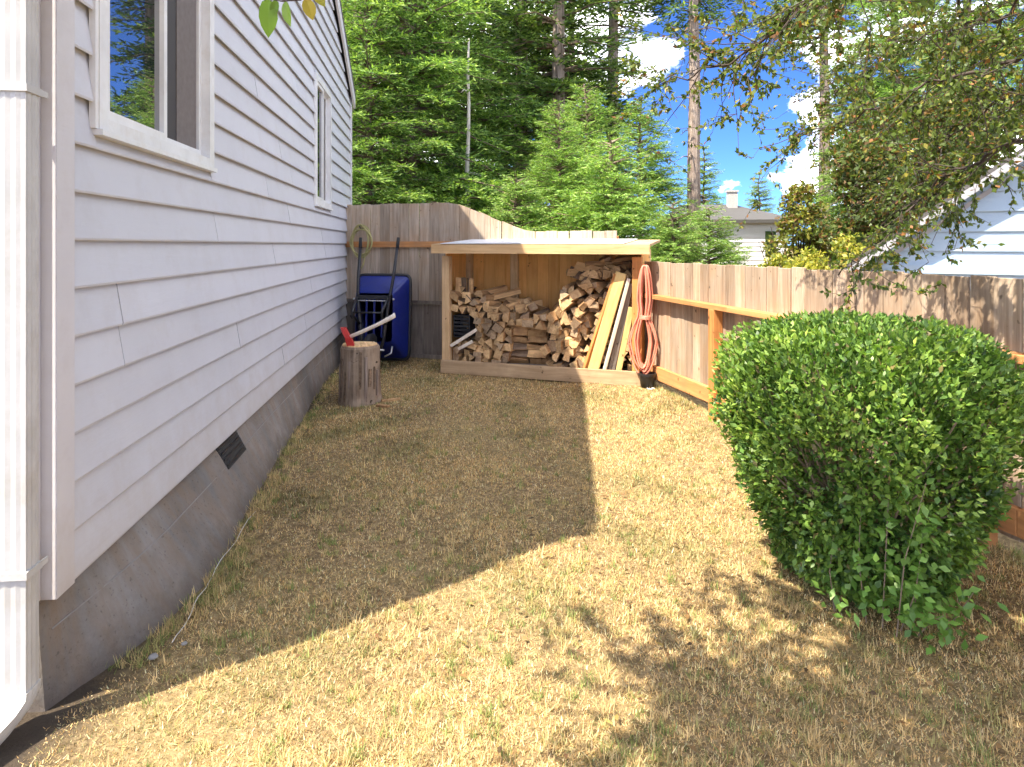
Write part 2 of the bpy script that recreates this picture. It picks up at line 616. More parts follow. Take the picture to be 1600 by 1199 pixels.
V = np.stack([B - sd, B + sd, tip + sd * .15, tip - sd * .15], 1).reshape(-1, 3)
# longer tufts that break up the carpet
TN = 2600
ty = np.exp(NR.uniform(math.log(1.7), math.log(8.3), TN))
tx = NR.uniform(-1, 1, TN) * .8 * ty
okt = (tx > wall_x(ty) + .26) & (tx < fence_x(ty) - .06) & ~(((tx - sx_) * .326 + (ty - sy_) * .945 > -.06) & (tx > -.9))
tx, ty = tx[okt], ty[okt]
ey = np.exp(NR.uniform(math.log(2.3), math.log(8.2), 380))      # ragged fringe over the toe of the concrete
ex = wall_x(ey) + np.interp(ey, [2.1, 2.4, 2.85, 3.8, 5.1, 6.2, 8.5], [.03, .14, .23, .2, .12, .07, .03]) + NR.normal(.035, .03, 380)
rx_ = np.concatenate([fence_x(ey) - np.abs(NR.normal(.03, .04, 380))])
tx, ty = np.concatenate([tx, ex, rx_]), np.concatenate([ty, ey, ey])
TB_ = np.repeat(np.stack([tx, ty], 1), 16, 0) + NR.normal(0, .012, (len(tx) * 16, 2))
nt_ = len(TB_)
taz = NR.uniform(0, 2 * math.pi, nt_)
tl = np.abs(NR.normal(.6, .35, nt_))
th = NR.uniform(.022, .055, nt_)
TD = np.stack([np.cos(taz) * np.sin(tl), np.sin(taz) * np.sin(tl), np.cos(tl)], 1)
T0 = np.stack([TB_[:, 0], TB_[:, 1], gz(TB_[:, 0], TB_[:, 1]) - .013], 1)
T1 = T0 + TD * th[:, None]
T1[:, 2] -= th * .2 * np.sin(tl)
ts = np.stack([-np.sin(taz), np.cos(taz), np.zeros(nt_)], 1) * (NR.uniform(.001, .0022, nt_) * np.clip(.8 + .1 * TB_[:, 1], .8, 1.6))[:, None]
TV = np.stack([T0 - ts, T0 + ts, T1 + ts * .15, T1 - ts * .15], 1).reshape(-1, 3)
V = np.concatenate([V, TV])
tint_ = np.repeat(NR.integers(0, 4, len(tx)), 16)
tcol = np.array([(.74, .56, .28), (.42, .38, .15), (.24, .29, .09), (.62, .46, .22)])[tint_] * (1 + NR.normal(0, .2, (nt_, 1)))
pal = [(.74, .49, .21), (.84, .61, .31), (.56, .36, .15), (.39, .31, .12), (.21, .225, .08), (.87, .70, .42)]
cols = pick_cols(n, pal, NR, .22, [.28, .27, .14, .12, .07, .12])
pt = np.sin(Xb * 4.3 + 2 * np.sin(Yb * 1.7)) * np.sin(Yb * 3.9 + 1.5 * np.sin(Xb * 2.3)) + NR.normal(0, .35, n)
cols[pt > .62] *= np.array([.52, .62, .56])
fine = np.sin(Xb * 21 + 3 * np.sin(Yb * 9)) * np.sin(Yb * 19 + 2 * np.sin(Xb * 13)) + NR.normal(0, .3, n)
cols[fine > .62] *= .55
cols[pt < -.8] *= np.array([1.08, 1.08, 1.1])
cols = np.clip(np.concatenate([cols, tcol]), .003, .9)
n += nt_
gr = put('grass', np_mesh('grass', V, np.arange(n * 4).reshape(n, 4), M['straw'], cols))
gr['kind'] = 'stuff'
tag(gr, 'short dry straw-coloured lawn grass covering the side yard', 'grass')

# ------------------------------------------------------------------ the white house on the left
TH = math.atan(WS)
HC = Vector((wall_x(2.094), 2.094, 0))
house = thing('house', 'white lap-sided house with gable wall and concrete foundation along the left', 'house', HC, TH)
HL, HW = 7.42, 6.0            # length of the gable wall, depth to the left
Z0, EXP, RIDGE, HTOP, MS, MF = .35, .16, 3.83, 3.72, .43, .52
HFAR = HTOP + MS * RIDGE - MF * (HL - RIDGE)

def yline(px):                 # distance along the wall at photograph column px
    k = -(px - 800) / FPX
    return (1.21 / (k - WS) - 2.094) * 1.00634

# openings: (s0, s1, z0, z1)
WIN = [(.262, 1.478, 1.857, 3.13), (4.56, 5.52, 1.857, 3.15)]
MB().add([(x, y, z) for x in (-HW, -.07) for y, z in ((.07, 0), (HL - .07, 0), (HL - .07, HFAR - .05), (RIDGE, HTOP + MS * RIDGE - .06), (.07, HTOP - .03))],
         [(0, 1, 2, 3, 4), (9, 8, 7, 6, 5), (0, 5, 6, 1), (1, 6, 7, 2), (2, 7, 8, 3), (3, 8, 9, 4), (4, 9, 5, 0)]).build('sheathing', M['dark_gap'], house)
fd = MB()
fy = np.linspace(.015, HL - .02, 40)
MB().box(-HW, -.03, .03, HL - .03, -.1, Z0 + .03).build('foundation', M['concrete'], house)

ap = MB()
AS = [(0, .02), (.15, .07), (.3, .14), (.5, .20), (.75, .24), (1.2, .225), (1.7, .20), (2.4, .165), (3.0, .13), (4.1, .085), (5.5, .05), (7.0, .04)]
ar = random.Random(4)
def bat_w(sy):
    return float(np.interp(sy, [p[0] for p in AS], [p[1] for p in AS]))
def bat_x(sy, z):                # the concrete face leans out from under the siding down to the grass
    return -.029 + bat_w(sy) * (Z0 - z) / Z0
V = []
SS = list(np.linspace(.0, HL - .03, 60))
for sy in SS:
    V += [(bat_x(sy, z) + (ar.uniform(-.003, .003) if 0 < z < .3 else 0), sy, z) for z in (Z0 + .01, .26, .18, .09, .0, -.08)]
F = []
for i in range(len(SS) - 1):
    for j in range(5):
        F.append((i * 6 + j, i * 6 + j + 1, i * 6 + 7 + j, i * 6 + 6 + j))
ap.add(V, F)
n0 = len(ap.v)
ap.add([V[k] for k in range(6)] + [(-.06, 0, -.08), (-.06, 0, Z0 + .01)], [(0, 7, 6, 5, 4, 3, 2, 1)])
ap.build('foundation_face', M['concrete'], house)
MB().tube([(bat_x(sy, .225) + .0005, sy, .225 + .004 * math.sin(sy * 3)) for sy in np.linspace(.05, HL - .1, 40)], .003, 5).build('form_seam', M['stone'], house)

def board(s0, s1, z0, z1, joint=0):
    """one lap board on the gable wall, thick at its foot"""
    q = MB()
    zt = z1 + .018
    prof = [(-.011, z0 + .013), (.018, z0 - .004), (.0205, z0 + .004), (-.008, zt), (-.022, zt), (-.022, z0 + .013)]
    V = [(x, s, z) for s in (s0, s1) for x, z in prof]
    n = len(prof)
    F = [(i, i + n, (i + 1) % n + n, (i + 1) % n) for i in range(n)] + [tuple(range(n)), tuple(range(2 * n - 1, n - 1, -1))]
    q.add(V, F)
    o = q.build('siding_board', M['siding'], house)
    o.location.x = R.uniform(-.0012, .0012)
    return o

JOINTS = {7: [1.58, 5.0], 5: [.46, 3.6], 4: [.475, 4.4], 3: [2.0, 5.6], 2: [4.1], 1: [3.2, 6.0], 6: [2.9, 5.2], 8: [3.4], 9: [2.7], 10: [3.5], 11: [3.1], 13: [2.4], 15: [3.7], 17: [2.0]}
k = 0
while True:
    z0 = Z0 + k * EXP
    z1 = z0 + EXP
    a, bnd = .105, HL - .075
    if z1 > HTOP:
        a = max(a, (z1 - HTOP) / MS)
    if z1 > HFAR:
        bnd = min(bnd, HL - (z1 - HFAR) / MF)
    if bnd - a < .2:
        break
    spans = [(a, bnd, z0, z1)]
    for (s0, s1, wz0, wz1) in WIN:
        nxt = []
        for (p, q_, c0, c1) in spans:
            if c1 <= wz0 or c0 >= wz1 or p >= s1 or q_ <= s0:
                nxt.append((p, q_, c0, c1))
                continue
            if p < s0 - .01:
                nxt.append((p, s0, c0, c1))
            if q_ > s1 + .01:
                nxt.append((s1, q_, c0, c1))
            if c0 < wz0 - .012:
                nxt.append((max(p, s0), min(q_, s1), c0, wz0 - .012))
            if c1 > wz1 + .01:
                nxt.append((max(p, s0), min(q_, s1), wz1, c1))
        spans = nxt
    for (p, q_, c0, c1) in spans:
        cuts = [j for j in JOINTS.get(k, []) if p + .2 < j < q_ - .2]
        pts = [p] + cuts + [q_]
        for i in range(len(pts) - 1):
            board(pts[i] + (.0035 if i else 0), pts[i + 1] - (.0035 if i < len(pts) - 2 else 0), c0, c1)
    k += 1
# corner boards (side face and front face) and the far corner
MB().box(-.02, .026, .0, .104, Z0 - .006, HTOP + .02).build('corner_board', M['trim'], house)
MB().box(-.12, -.0205, -.021, .0, Z0 - .004, HTOP).build('corner_board', M['trim'], house)
MB().box(-.02, .026, HL - .075, HL, Z0 - .03, HFAR + .02).build('corner_board', M['trim'], house)
# front boards, seen as a narrow strip
for k in range(18):
    z0 = Z0 + k * EXP
    if z0 + EXP > HTOP:
        break
    q = MB()
    prof = [(.0, z0), (-.016, z0 - .004), (-.0165, z0 + .004), (.003, z0 + EXP + .01), (.02, z0 + EXP + .01), (.02, z0)]
    V = [(x, y, z) for x in (-HW, -.1205) for y, z in prof]
    n = len(prof)
    q.add(V, [(i, (i + 1) % n, (i + 1) % n + n, i + n) for i in range(n)] + [tuple(range(n - 1, -1, -1)), tuple(range(n, 2 * n))])
    q.build('siding_board', M['siding'], house)
# roof slabs, rake boards, soffit, gutter
OV, OE = .07, .06
def roof_z(s, lift=0):
    return HTOP + .10 + (MS * s if s < RIDGE else MS * RIDGE - MF * (s - RIDGE)) + lift
for sa, sb in ((-OE, RIDGE), (HL + .03, RIDGE)):
    q = MB()
    V = [(x, s, roof_z(s, l)) for x in (-HW - .3, OV) for s, l in ((sa, 0), (sb, 0), (sb, -.06), (sa, -.06))]
    q.add(V, [(0, 1, 5, 4), (1, 2, 6, 5), (2, 3, 7, 6), (3, 0, 4, 7), (3, 2, 1, 0), (4, 5, 6, 7)])
    q.build('roof_slope', M['shingle'], house)
    q = MB()
    V = [(x, s, roof_z(s, l)) for x in (OV - .03, OV - .004) for s, l in ((sa, -.061), (sb, -.061), (sb, -.21), (sa, -.21))]
    q.add(V, [(0, 1, 5, 4), (1, 2, 6, 5), (2, 3, 7, 6), (3, 0, 4, 7), (3, 2, 1, 0), (4, 5, 6, 7)])
    q.build('rake_board', M['trim'], house)
q = MB().box(-HW, OV - .04, -OE - .10, -OE - .012, HTOP - .02, HTOP + .07)
q.build('gutter', M['downspout'], house)

# windows
def window(s0, s1, z0, z1, right_open):
    win = MB()
    x1 = .03
    win.box(-.065, x1, s0, s0 + .06, z0, z1).box(-.065, x1, s1 - .06, s1, z0, z1)
    win.box(-.065, x1 - .001, s0 + .06, s1 - .06, z1 - .055, z1).box(-.065, x1 - .001, s0 + .06, s1 - .06, z0, z0 + .045)
    wo_ = win.build('window', M['vinyl'], house)
    mid = (s0 + s1) / 2 + .0
    def sash(a, b_, xo, name):
        q = MB()
        fw = .034
        q.box(xo - .018, xo + .018, a, a + fw, z0 + .046, z1 - .056).box(xo - .018, xo + .018, b_ - fw, b_, z0 + .046, z1 - .056)
        q.box(xo - .0175, xo + .0175, a + fw, b_ - fw, z0 + .046, z0 + .082).box(xo - .0175, xo + .0175, a + fw, b_ - fw, z1 - .092, z1 - .056)
        return q.build(name, M['vinyl'], wo_)
    sash(s0 + .061, mid + .012, .002, 'sash')
    MB().box(-.006, .0, s0 + .095, mid - .022, z0 + .083, z1 - .093).build('pane', M['glass'], wo_)
    sash(mid + .013, s1 - .061, -.032, 'screen_frame')
    MB().box(-.036, -.030, mid + .047, s1 - .096, z0 + .083, z1 - .093).build('insect_screen', M['screen'], wo_)
    MB().box(-.0295, -.026, mid + .047 + (s1 - mid) * .33, s1 - .1, z0 + .084, z1 - .094).build('curtain', M['curtain'], wo_)
    MB().box(-.06, .045, s0 - .012, s1 + .012, z0 - .022, z0 - .001).build('sill', M['vinyl'], wo_)
    MB().box(.004, .026, s1 + .0005, s1 + .022, z0, z1).build('casing', M['vinyl'], wo_)
    MB().box(.004, .026, s0 - .022, s0 - .0005, z0, z1).build('casing', M['vinyl'], wo_)
for i, wdw in enumerate(WIN):
    window(*wdw, True)

# foundation vent
s0, s1 = yline(340), yline(371)
def on_face(sa, sb, za, zb, o0, o1):
    V = [(bat_x(sy, z) + o, sy, z) for o in (o0, o1) for sy, z in ((sa, za), (sb, za), (sb, zb), (sa, zb))]
    return MB().add(V, [(3, 2, 1, 0), (4, 5, 6, 7), (0, 1, 5, 4), (1, 2, 6, 5), (2, 3, 7, 6), (3, 0, 4, 7)])
vent = on_face(s0, s1, .205, .335, -.01, .006).build('foundation_vent', M['dark_gap'], house)
for i in range(4):
    on_face(s0 + .01, s1 - .01, .222 + i * .03, .230 + i * .03, .006, .011).build('louvre', M['black_steel'], vent)

# downspout with ribbed face, straps and a kicked-out elbow
def spout_ring(cx, cy, z, wx=.088, wy=.07, tilt=0):
    pts = []
    for i in range(24):
        a = i / 24
        per = [(-.5, -.5), (.5, -.5), (.5, .5), (-.5, .5)]
        k4 = int(a * 4)
        f = a * 4 - k4
        p, q_ = per[k4], per[(k4 + 1) % 4]
        x, y = p[0] + (q_[0] - p[0]) * f, p[1] + (q_[1] - p[1]) * f
        rib = -.07 if (i % 2 == 1) else 0
        r = 1 + rib - (.06 if i % 6 == 0 else 0)
        pts.append((cx + x * wx * r, cy + y * wy * r - 0, z + tilt * (y * wy)))
    return pts
DX, DY = -.034, -.094
ds = MB()
ds.rings([spout_ring(DX, DY, z) for z in (.10, 1.0, 2.0, HTOP)])
dso = ds.build('downspout', M['downspout'], house)
el = [spout_ring(DX, DY, .135, .096, .078)]
for i in range(7):
    a = i / 6
    el.append(spout_ring(DX - .045 * a * a, DY - .15 * a * a, .13 - .10 * a + .015 * a * a, .096 + .003 * (i % 2), .078, -.55 * a))
MB().rings(el).build('elbow', M['downspout'], dso)
for z in (.47, 1.90, 2.8):
    MB().box(DX - .048, DX + .048, DY - .0405, DY + .0405, z, z + .022).box(DX + .04, DX + .046, DY, -.02, z + .002, z + .02).build('strap', M['downspout'], dso)

# ------------------------------------------------------------------ fences
PLANK = {}
def plank_mesh(wd_, h, mat, top=None):
    key = (round(wd_, 3), round(h, 3), mat, top)
    if key not in PLANK:
        q = MB()
        if top is None:
            q.bbox(-wd_ / 2, wd_ / 2, -.009, .009, 0, h, .003)
        else:
            a, b_ = top
            V = [(-wd_ / 2, -.009, 0), (wd_ / 2, -.009, 0), (wd_ / 2, .009, 0), (-wd_ / 2, .009, 0), (-wd_ / 2, -.009, h + a), (wd_ / 2, -.009, h + b_), (wd_ / 2, .009, h + b_), (-wd_ / 2, .009, h + a)]
            q.add(V, [(3, 2, 1, 0), (4, 5, 6, 7), (0, 1, 5, 4), (1, 2, 6, 5), (2, 3, 7, 6), (3, 0, 4, 7)])
        PLANK[key] = q.mesh('plank', M[mat])
    return PLANK[key]

# back fence
bd = (BF1 - BF0)
BL = bd.length
brz = math.atan2(bd.y, bd.x)
back = thing('board_fence', 'tall weathered board fence across the back behind the woodshed, stepping down in a curve', 'fence', BF0, brz)
def bf_top(u):
    # height of the back fence at distance u from the house
    u0, u1 = 1.62, 2.62
    if u < u0:
        return 1.985
    if u > u1:
        return 1.615
    f = (u - u0) / (u1 - u0)
    return 1.985 - .37 * (f * .75 + .25 * (3 * f * f - 2 * f ** 3)) if f < 1 else 1.615
u = .07
i = 0
while u < BL + .02:
    t0, t1 = bf_top(u - .07), bf_top(u + .07)
    hh = bf_top(u)
    jz = R.uniform(-.006, .006)
    zb = .73 if u < 1.75 else .06
    me = plank_mesh(.138, hh - zb, 'fence_grey', None if abs(t0 - t1) < .005 else (round(t0 - hh, 3), round(t1 - hh, 3)))
    put('plank', me, back, (u, R.uniform(-.003, .003), zb + jz), (R.uniform(-.004, .004), R.uniform(-.005, .005), R.uniform(-.012, .012)))
    u += .142
    i += 1
for a, b_, z in ((0, BL - .02, 1.42), (1.82, BL - .02, .34)):
    MB().bbox(a, b_, -.052, -.0125, z, z + .075, .003).build('rail', M['cedar_rail'], back)
MB().bbox(.02, 1.80, -.030, -.0125, .695, .735, .002).build('rail', M['grey_board'], back)
for k in range(6):
    MB().bbox(.03 + k * .293, .03 + k * .293 + .287, .004, .02, .03, .69, .002).build('lower_panel', M['grey_board'], back)
MB().box(.02, 1.80, -.028, .002, .0, .045).build('kick_board', M['grey_board'], back)
for uu in (.05, 1.88, BL - .06):
    MB().bbox(uu - .045, uu + .045, .022, .112, -.2, bf_top(uu) - .06, .004).build('post', M['cedar'], back)

# right-hand fence
RF0 = Vector((fence_x(7.82), 7.82, 0))
RF1 = Vector((fence_x(.6), .6, 0))
rd = RF1 - RF0
RL = rd.length
rrz = math.atan2(rd.y, rd.x)
rf = thing('board_fence', 'low sun-bleached board fence with orange rail and posts along the right side', 'fence', RF0, rrz)
# local x runs towards the camera, local -y faces the yard
u = .05
while u < RL:
    wd_ = R.choice([.1395, .1405, .139])
    hh = 1.272 + .03 * (u / RL) + R.choice([0, 0, .004, -.004])
    put('plank', plank_mesh(wd_, round(hh - .05, 3), 'fence_right'), rf, (u, R.uniform(-.004, .003), .05 + R.uniform(-.004, .004)), (R.uniform(-.006, .006), R.uniform(-.005, .005), R.uniform(-.015, .015)))
    u += .1415
EDGE = []
for z, hgt, dep in ((.905, .04, .088), (.085, .13, .04)):
    for a in np.arange(0, RL, 2.4):
        MB().bbox(a + .001, min(a + 2.399, RL), -.012 - dep, -.0125, z, z + hgt, .004).build('rail', M['cedar_rail'], rf)
def along(Y):
    return (RF0.y - Y) / (RF0.y - RF1.y) * RL
for Y in (7.72, 5.72, 3.32, .95):
    uu = along(Y)
    MB().bbox(uu - .045, uu + .045, -.1025, -.0128, -.2, .904, .005).build('post', M['cedar'], rf)

# ------------------------------------------------------------------ woodshed
srz = math.atan2(-.345, 1)
SH0 = Vector((-.80, 7.66, 0))
SWD, SDP = 2.26, .74
shed = thing('woodshed', 'open-fronted timber woodshed with white roof panel against the back fence', 'shed', SH0, srz)
def sheds(lx, ly, lz):
    c, s = math.cos(srz), math.sin(srz)
    return Vector((SH0.x + lx * c - ly * s, SH0.y + lx * s + ly * c, lz))
MB().bbox(.0, SWD, -.04, -.002, .0, .145, .004).build('base_board', M['pine_x'], shed)
MB().bbox(.0, .09, .0, .088, .0, 1.325, .004).build('post', M['pine'], shed)
MB().bbox(SWD - .10, SWD, .0, .088, .0, 1.325, .004).build('post', M['cedar'], shed)
MB().bbox(.0, .09, SDP - .09, SDP, .0, 1.4, .004).build('post', M['pine'], shed)
MB().bbox(SWD - .1, SWD, SDP - .09, SDP, .0, 1.4, .004).build('post', M['pine'], shed)
MB().bbox(.60, .69, SDP - .092, SDP - .02, .12, 1.41, .004).build('stud', M['pine'], shed)
for k in range(15):
    a = .092 + k * .138
    MB().bbox(a, a + .136, SDP - .018 + R.uniform(-.001, .001), SDP, .1, 1.41, .002).build('back_board', M['shed_ply'], shed)
for k in range(5):
    y0 = .09 + k * .113
    MB().bbox(.004, .022, y0, y0 + .111, .1, 1.36, .002).build('side_board', M['shed_ply'], shed)
    MB().bbox(SWD - .022, SWD - .004, y0, y0 + .111, .1, 1.36, .002).build('side_board', M['shed_ply'], shed)
for k in range(5):
    MB().box(.03, SWD - .03, .02 + k * .145, .155 + k * .145, .095, .118).build('floor_board', M['grey_board'], shed)
# roof: slopes down towards the yard
MB().bbox(-.07, SWD + .10, -.135, -.098, 1.355, 1.455, .004).build('fascia', M['fascia_x'], shed)
q = MB()
def slope(y):
    return 1.462 + (y + .10) * .055
def slab(x0, x1, y0, y1, th, lift):
    V = [(x, y, slope(y) + l) for y in (y0, y1) for x, l in ((x0, lift), (x1, lift), (x1, lift + th), (x0, lift + th))]
    return MB().add(V, [(0, 1, 2, 3), (7, 6, 5, 4), (0, 4, 5, 1), (1, 5, 6, 2), (2, 6, 7, 3), (3, 7, 4, 0)])
slab(-.06, SWD + .09, -.0975, SDP + .08, .014, -.03).build('roof_deck', M['pine_x'], shed)
pn = slab(.04, SWD - .16, -.13, SDP + .07, .006, .003).build('roof_panel', M['roof_panel'], shed)
for x0, x1 in ((-.065, .038), (SWD - .158, SWD + .095)):
    slab(x0, x1, -.13, SDP + .07, .012, -.0145).build('roof_board', M['pine_x'], shed)
for k in range(4):
    x0 = .02 + k * .72
    MB().box(x0, x0 + .04, -.09, SDP - .1, 1.355, 1.425).build('rafter', M['pine'], shed)

# ------------------------------------------------------------------ firewood
LOGS = []
def log_mesh(seed):
    r = random.Random(seed)
    kind = seed % 4
    L = .36
    if kind == 0:
        sec = [(-.055, -.035), (.06, -.04), (.005, .06)]
    elif kind == 1:
        sec = [(-.06, -.035), (.055, -.045), (.06, .03), (-.045, .045)]
    elif kind == 2:
        sec = [(-.065, -.02), (.06, -.03), (.05, .03), (.0, .048), (-.045, .035)]
    else:
        sec = [(-.06, -.025), (.0, -.045), (.062, -.015), (.0, .05)]
    n = len(sec)
    rs = []
    for j in range(4):
        y = L * (j / 3 - .5)
        s = 1 + r.uniform(-.1, .1)
        rs.append([(x * s + r.uniform(-.006, .006), y + (r.uniform(-.012, .012) if j in (0, 3) else 0), z * s + r.uniform(-.006, .006)) for x, z in sec])
    q = MB()
    V = [p for a in rs for p in a]
    F, mi = [], []
    o = 0
    q.v = V
    for j in range(3):
        for k in range(n):
            q.f.append((j * n + k, j * n + (k + 1) % n, (j + 1) * n + (k + 1) % n, (j + 1) * n + k))
            q.m.append(2 if k == n - 1 and kind != 1 else 0)
    q.f.append(tuple(range(n - 1, -1, -1)))
    q.m.append(1)
    q.f.append(tuple(3 * n + k for k in range(n)))
    q.m.append(1)
    return q.mesh('firewood_log', [M['split'], M['end'] if seed % 3 else M['end_grey'], M['bark_log']])
LM = [log_mesh(i) for i in range(12)]
LABELS = {
    'right': 'pale split firewood log in the sunlit heap at the right of the shed',
    'mid': 'dark weathered split log laid lengthwise in the middle of the stack',
    'left': 'split firewood log stacked end-on at the shaded left of the shed',
    'low': 'split firewood log stacked end-on under the dip in the middle of the woodpile',
    'top': 'split firewood log thrown loose on top of the stacked wood',
}
ORD = ['first', 'second', 'third', 'fourth', 'fifth', 'sixth', 'seventh', 'eighth', 'ninth', 'tenth', 'eleventh', 'twelfth', 'thirteenth', 'fourteenth', 'fifteenth', 'sixteenth', 'seventeenth', 'eighteenth', 'nineteenth', 'twentieth', 'twenty-first', 'twenty-second', 'twenty-third', 'twenty-fourth', 'twenty-fifth', 'twenty-sixth']
def logp(lx, ly, lz, rot, zone, sc=1.0, label=None):
    o = put('firewood_log', R.choice(LM), None, sheds(lx, ly, lz), None)
    c = Matrix.Rotation(srz, 4, 'Z') @ rot
    o.rotation_euler = c.to_euler()
    o.scale = (sc * R.uniform(.85, 1.15), R.uniform(.95, 1.05), sc * R.uniform(.85, 1.15))
    tag(o, label or LABELS[zone], 'firewood', 'split firewood ' + {'right': 'heaped on the right', 'mid': 'laid lengthwise in the middle', 'left': 'stacked on the left', 'low': 'stacked in the dip', 'top': 'loose on top'}[zone])
    return o
def Rm(roll=0, pitch=0, yaw=0):
    return Matrix.Rotation(yaw, 4, 'Z') @ Matrix.Rotation(pitch, 4, 'X') @ Matrix.Rotation(roll, 4, 'Y')
# stack heights along the shed
def pile(u):
    pts = [(0, 1.02), (.22, 1.02), (.30, .88), (.55, .82), (.75, .75), (1.05, .67), (1.25, .76), (1.5, 1.02), (1.75, 1.22), (2.05, 1.22)]
    for (a, za), (b_, zb) in zip(pts, pts[1:]):
        if a <= u <= b_:
            return za + (zb - za) * (u - a) / (b_ - a)
    return 1.2
for row in range(15):
    z = .160 + row * .0715
    u = .155 + (row % 2) * .045
    cnt = 0
    while u < 2.1:
        zone = 'left' if u < .62 else ('low' if u < 1.24 else 'right')
        if z < pile(u) - .03:
            front = .24 if zone != 'right' else (.27 if u < 1.6 else .33)
            # the black crate and the lengthwise rows take some room in front
            if zone == 'left' and u < .37 and .34 < z < .68:
                front = .42
            if .80 < u < 1.22 and z < .58:
                front = .53
            jit = .045
            rl = R.uniform(0, 6.28) if zone == 'right' else R.choice([0, 3.14, 1.57, -1.57, .6]) + R.uniform(-.2, .2)
            logp(u + R.uniform(-.015, .015), front + R.uniform(-jit, jit), z + R.uniform(-.012, .012),
                 Rm(rl, R.uniform(-.12, .12) * (2 if zone == 'right' else 1), R.uniform(-.14, .14) * (2.2 if zone == 'right' else 1)), zone,
                 R.uniform(.8, 1.05) if zone != 'right' else R.uniform(.8, 1.15),
                 f'split log, {ORD[cnt]} from the left in the {ORD[row]} row up of the woodshed stack')
            cnt += 1
        u += R.uniform(.082, .1)
# lengthwise rows, bark side out
for row in range(6):
    for col in range(2):
        logp(.86 + col * .235 + R.uniform(-.01, .01), .20 + R.uniform(-.02, .03), .155 + row * .078, Rm(R.choice([0, 3.14]) + R.uniform(-.2, .2), R.uniform(-.05, .05), math.pi / 2 + R.uniform(-.12, .12)), 'mid', .92,
             f'dark log laid lengthwise in the middle, {ORD[row]} from the bottom of the {("left", "right")[col]} pile').scale[1] = .62
# loose ones on top
for k, u in enumerate(sorted([R.uniform(.35, 1.2) for _ in range(9)] + [R.uniform(1.3, 2.0) for _ in range(17)])):
    logp(u, R.uniform(.26, .46), pile(u) + .02 + R.uniform(-.02, .05), Rm(R.uniform(0, 6), R.uniform(-.3, .3), R.uniform(-1.4, 1.4)), 'top', R.uniform(.6, 1),
         f'loose split log on top of the woodpile, {ORD[k]} from the left')
# pieces stood upright at the far left
for k in range(3):
    o = logp(.16 + k * .07, .14, .98, Rm(R.uniform(0, 6), math.pi / 2 + R.uniform(-.06, .06), 0), 'left', .62)
    o.scale[1] = .5
    o['label'] = ['split log stood upright against the left shed post', 'split log stood upright second from the left shed post', 'split log stood upright third from the left shed post'][k]

# two pale sticks and a dark crate on the left of the stack
def stick(a, b_, wd_, th, label):
    a, b_ = sheds(*a), sheds(*b_)
    c = (a + b_) / 2
    o = MB().bar(a - c, b_ - c, wd_, th).build('stick', M['handle'])
    o.location = c
    return tag(o, label, 'stick')
stick((.10, .03, .30), (.42, .02, .50), .03, .035, 'long pale split stick slanting below the black crate in the woodshed')
stick((.19, .045, .27), (.36, .04, .36), .03, .035, 'short pale split stick under the longer slanting stick')
cr = thing('crate', 'small black plastic crate wedged in the left of the firewood stack', 'crate', sheds(.225, .125, .40), srz)
q = MB().box(-.10, .10, -.08, .10, 0, .012).box(-.10, -.088, -.08, .10, .012, .25).box(.088, .10, -.08, .10, .012, .25).box(-.088, .088, .088, .10, .012, .25).box(-.088, .088, -.08, .10, .238, .25)
q.build('shell', M['black'], cr)
for k in range(5):
    MB().box(-.086, .086, -.078, -.070, .03 + k * .042, .055 + k * .042).build('slat', M['black'], cr)

# lumber leaning in the right of the shed
def lumber(a, b_, wd_, th, mat, label, roll=0):
    a, b_ = sheds(*a), sheds(*b_)
    d = (b_ - a)
    rt = d.to_track_quat('Z', 'Y')
    q = MB().bbox(-wd_ / 2, wd_ / 2, -th / 2, th / 2, 0, d.length, .003)
    o = q.build('lumber_board', M[mat])
    # face of the board towards the yard
    z = d.normalized()
    x = sheds(1, 0, 0) - sheds(0, 0, 0)
    x = (x - z * x.dot(z)).normalized()
    y = z.cross(x)
    mt = Matrix((x, y, z)).transposed().to_4x4()
    o.matrix_world = Matrix.Translation(a) @ mt @ Matrix.Rotation(roll, 4, 'Z')
    return tag(o, label, 'lumber', 'boards leaning in the woodshed')
lumber((1.66, .085, .125), (2.00, .06, 1.14), .085, .036, 'cedar', 'orange-edged board leftmost of the boards leaning in the woodshed', .9)
lumber((1.745, .035, .125), (2.045, .03, 1.16), .115, .03, 'lumber', 'broad bright yellow board leaning in the right of the woodshed', -.1)
lumber((1.86, .05, .125), (2.12, .04, 1.10), .035, .05, 'handle', 'thin pale board leaning just right of the broad yellow one', .3)
lumber((1.93, .09, .125), (2.13, .07, 1.05), .07, .03, 'grey_board', 'dark grey board leaning behind the pale thin one', .2)
lumber((2.015, .03, .125), (2.15, .03, .80), .06, .03, 'lumber', 'short yellow board leaning beside the orange cord', .1)

# ------------------------------------------------------------------ orange cord, hung on the right post
cord = thing('extension_cord', 'coiled salmon orange cord hanging from the right post of the woodshed', 'cord', sheds(SWD + .02, -.06, .12), srz)
for k in range(9):
    r = random.Random(k)
    pts = []
    wl, wu = r.uniform(.05, .17), r.uniform(.03, .07)
    zb = r.uniform(.0, .12)
    yo = -.012 * (k % 4) - .01
    sh = r.uniform(-.01, .025)
    for i in range(40):
        a = 2 * math.pi * i / 40
        z = math.cos(a)
        if z >= 0:     # above the tie
            x = math.sin(a) * (wu if abs(math.sin(a)) < .999 else wu)
            zz = .60 + .52 * z * 1.0
            x = math.sin(a) * wu * min(1, .5 + z * 1.5) + sh + .02
        else:
            zz = .60 + (.60 - zb) * z
            x = math.sin(a) * wl * min(1, .3 + (-z) * 1.6) + sh + .01
        pts.append((x, yo + .01 * math.sin(3 * a + k), zz))
    MB().tube(pts, .0095, 7, True).build('loop', M['cord'], cord, True)
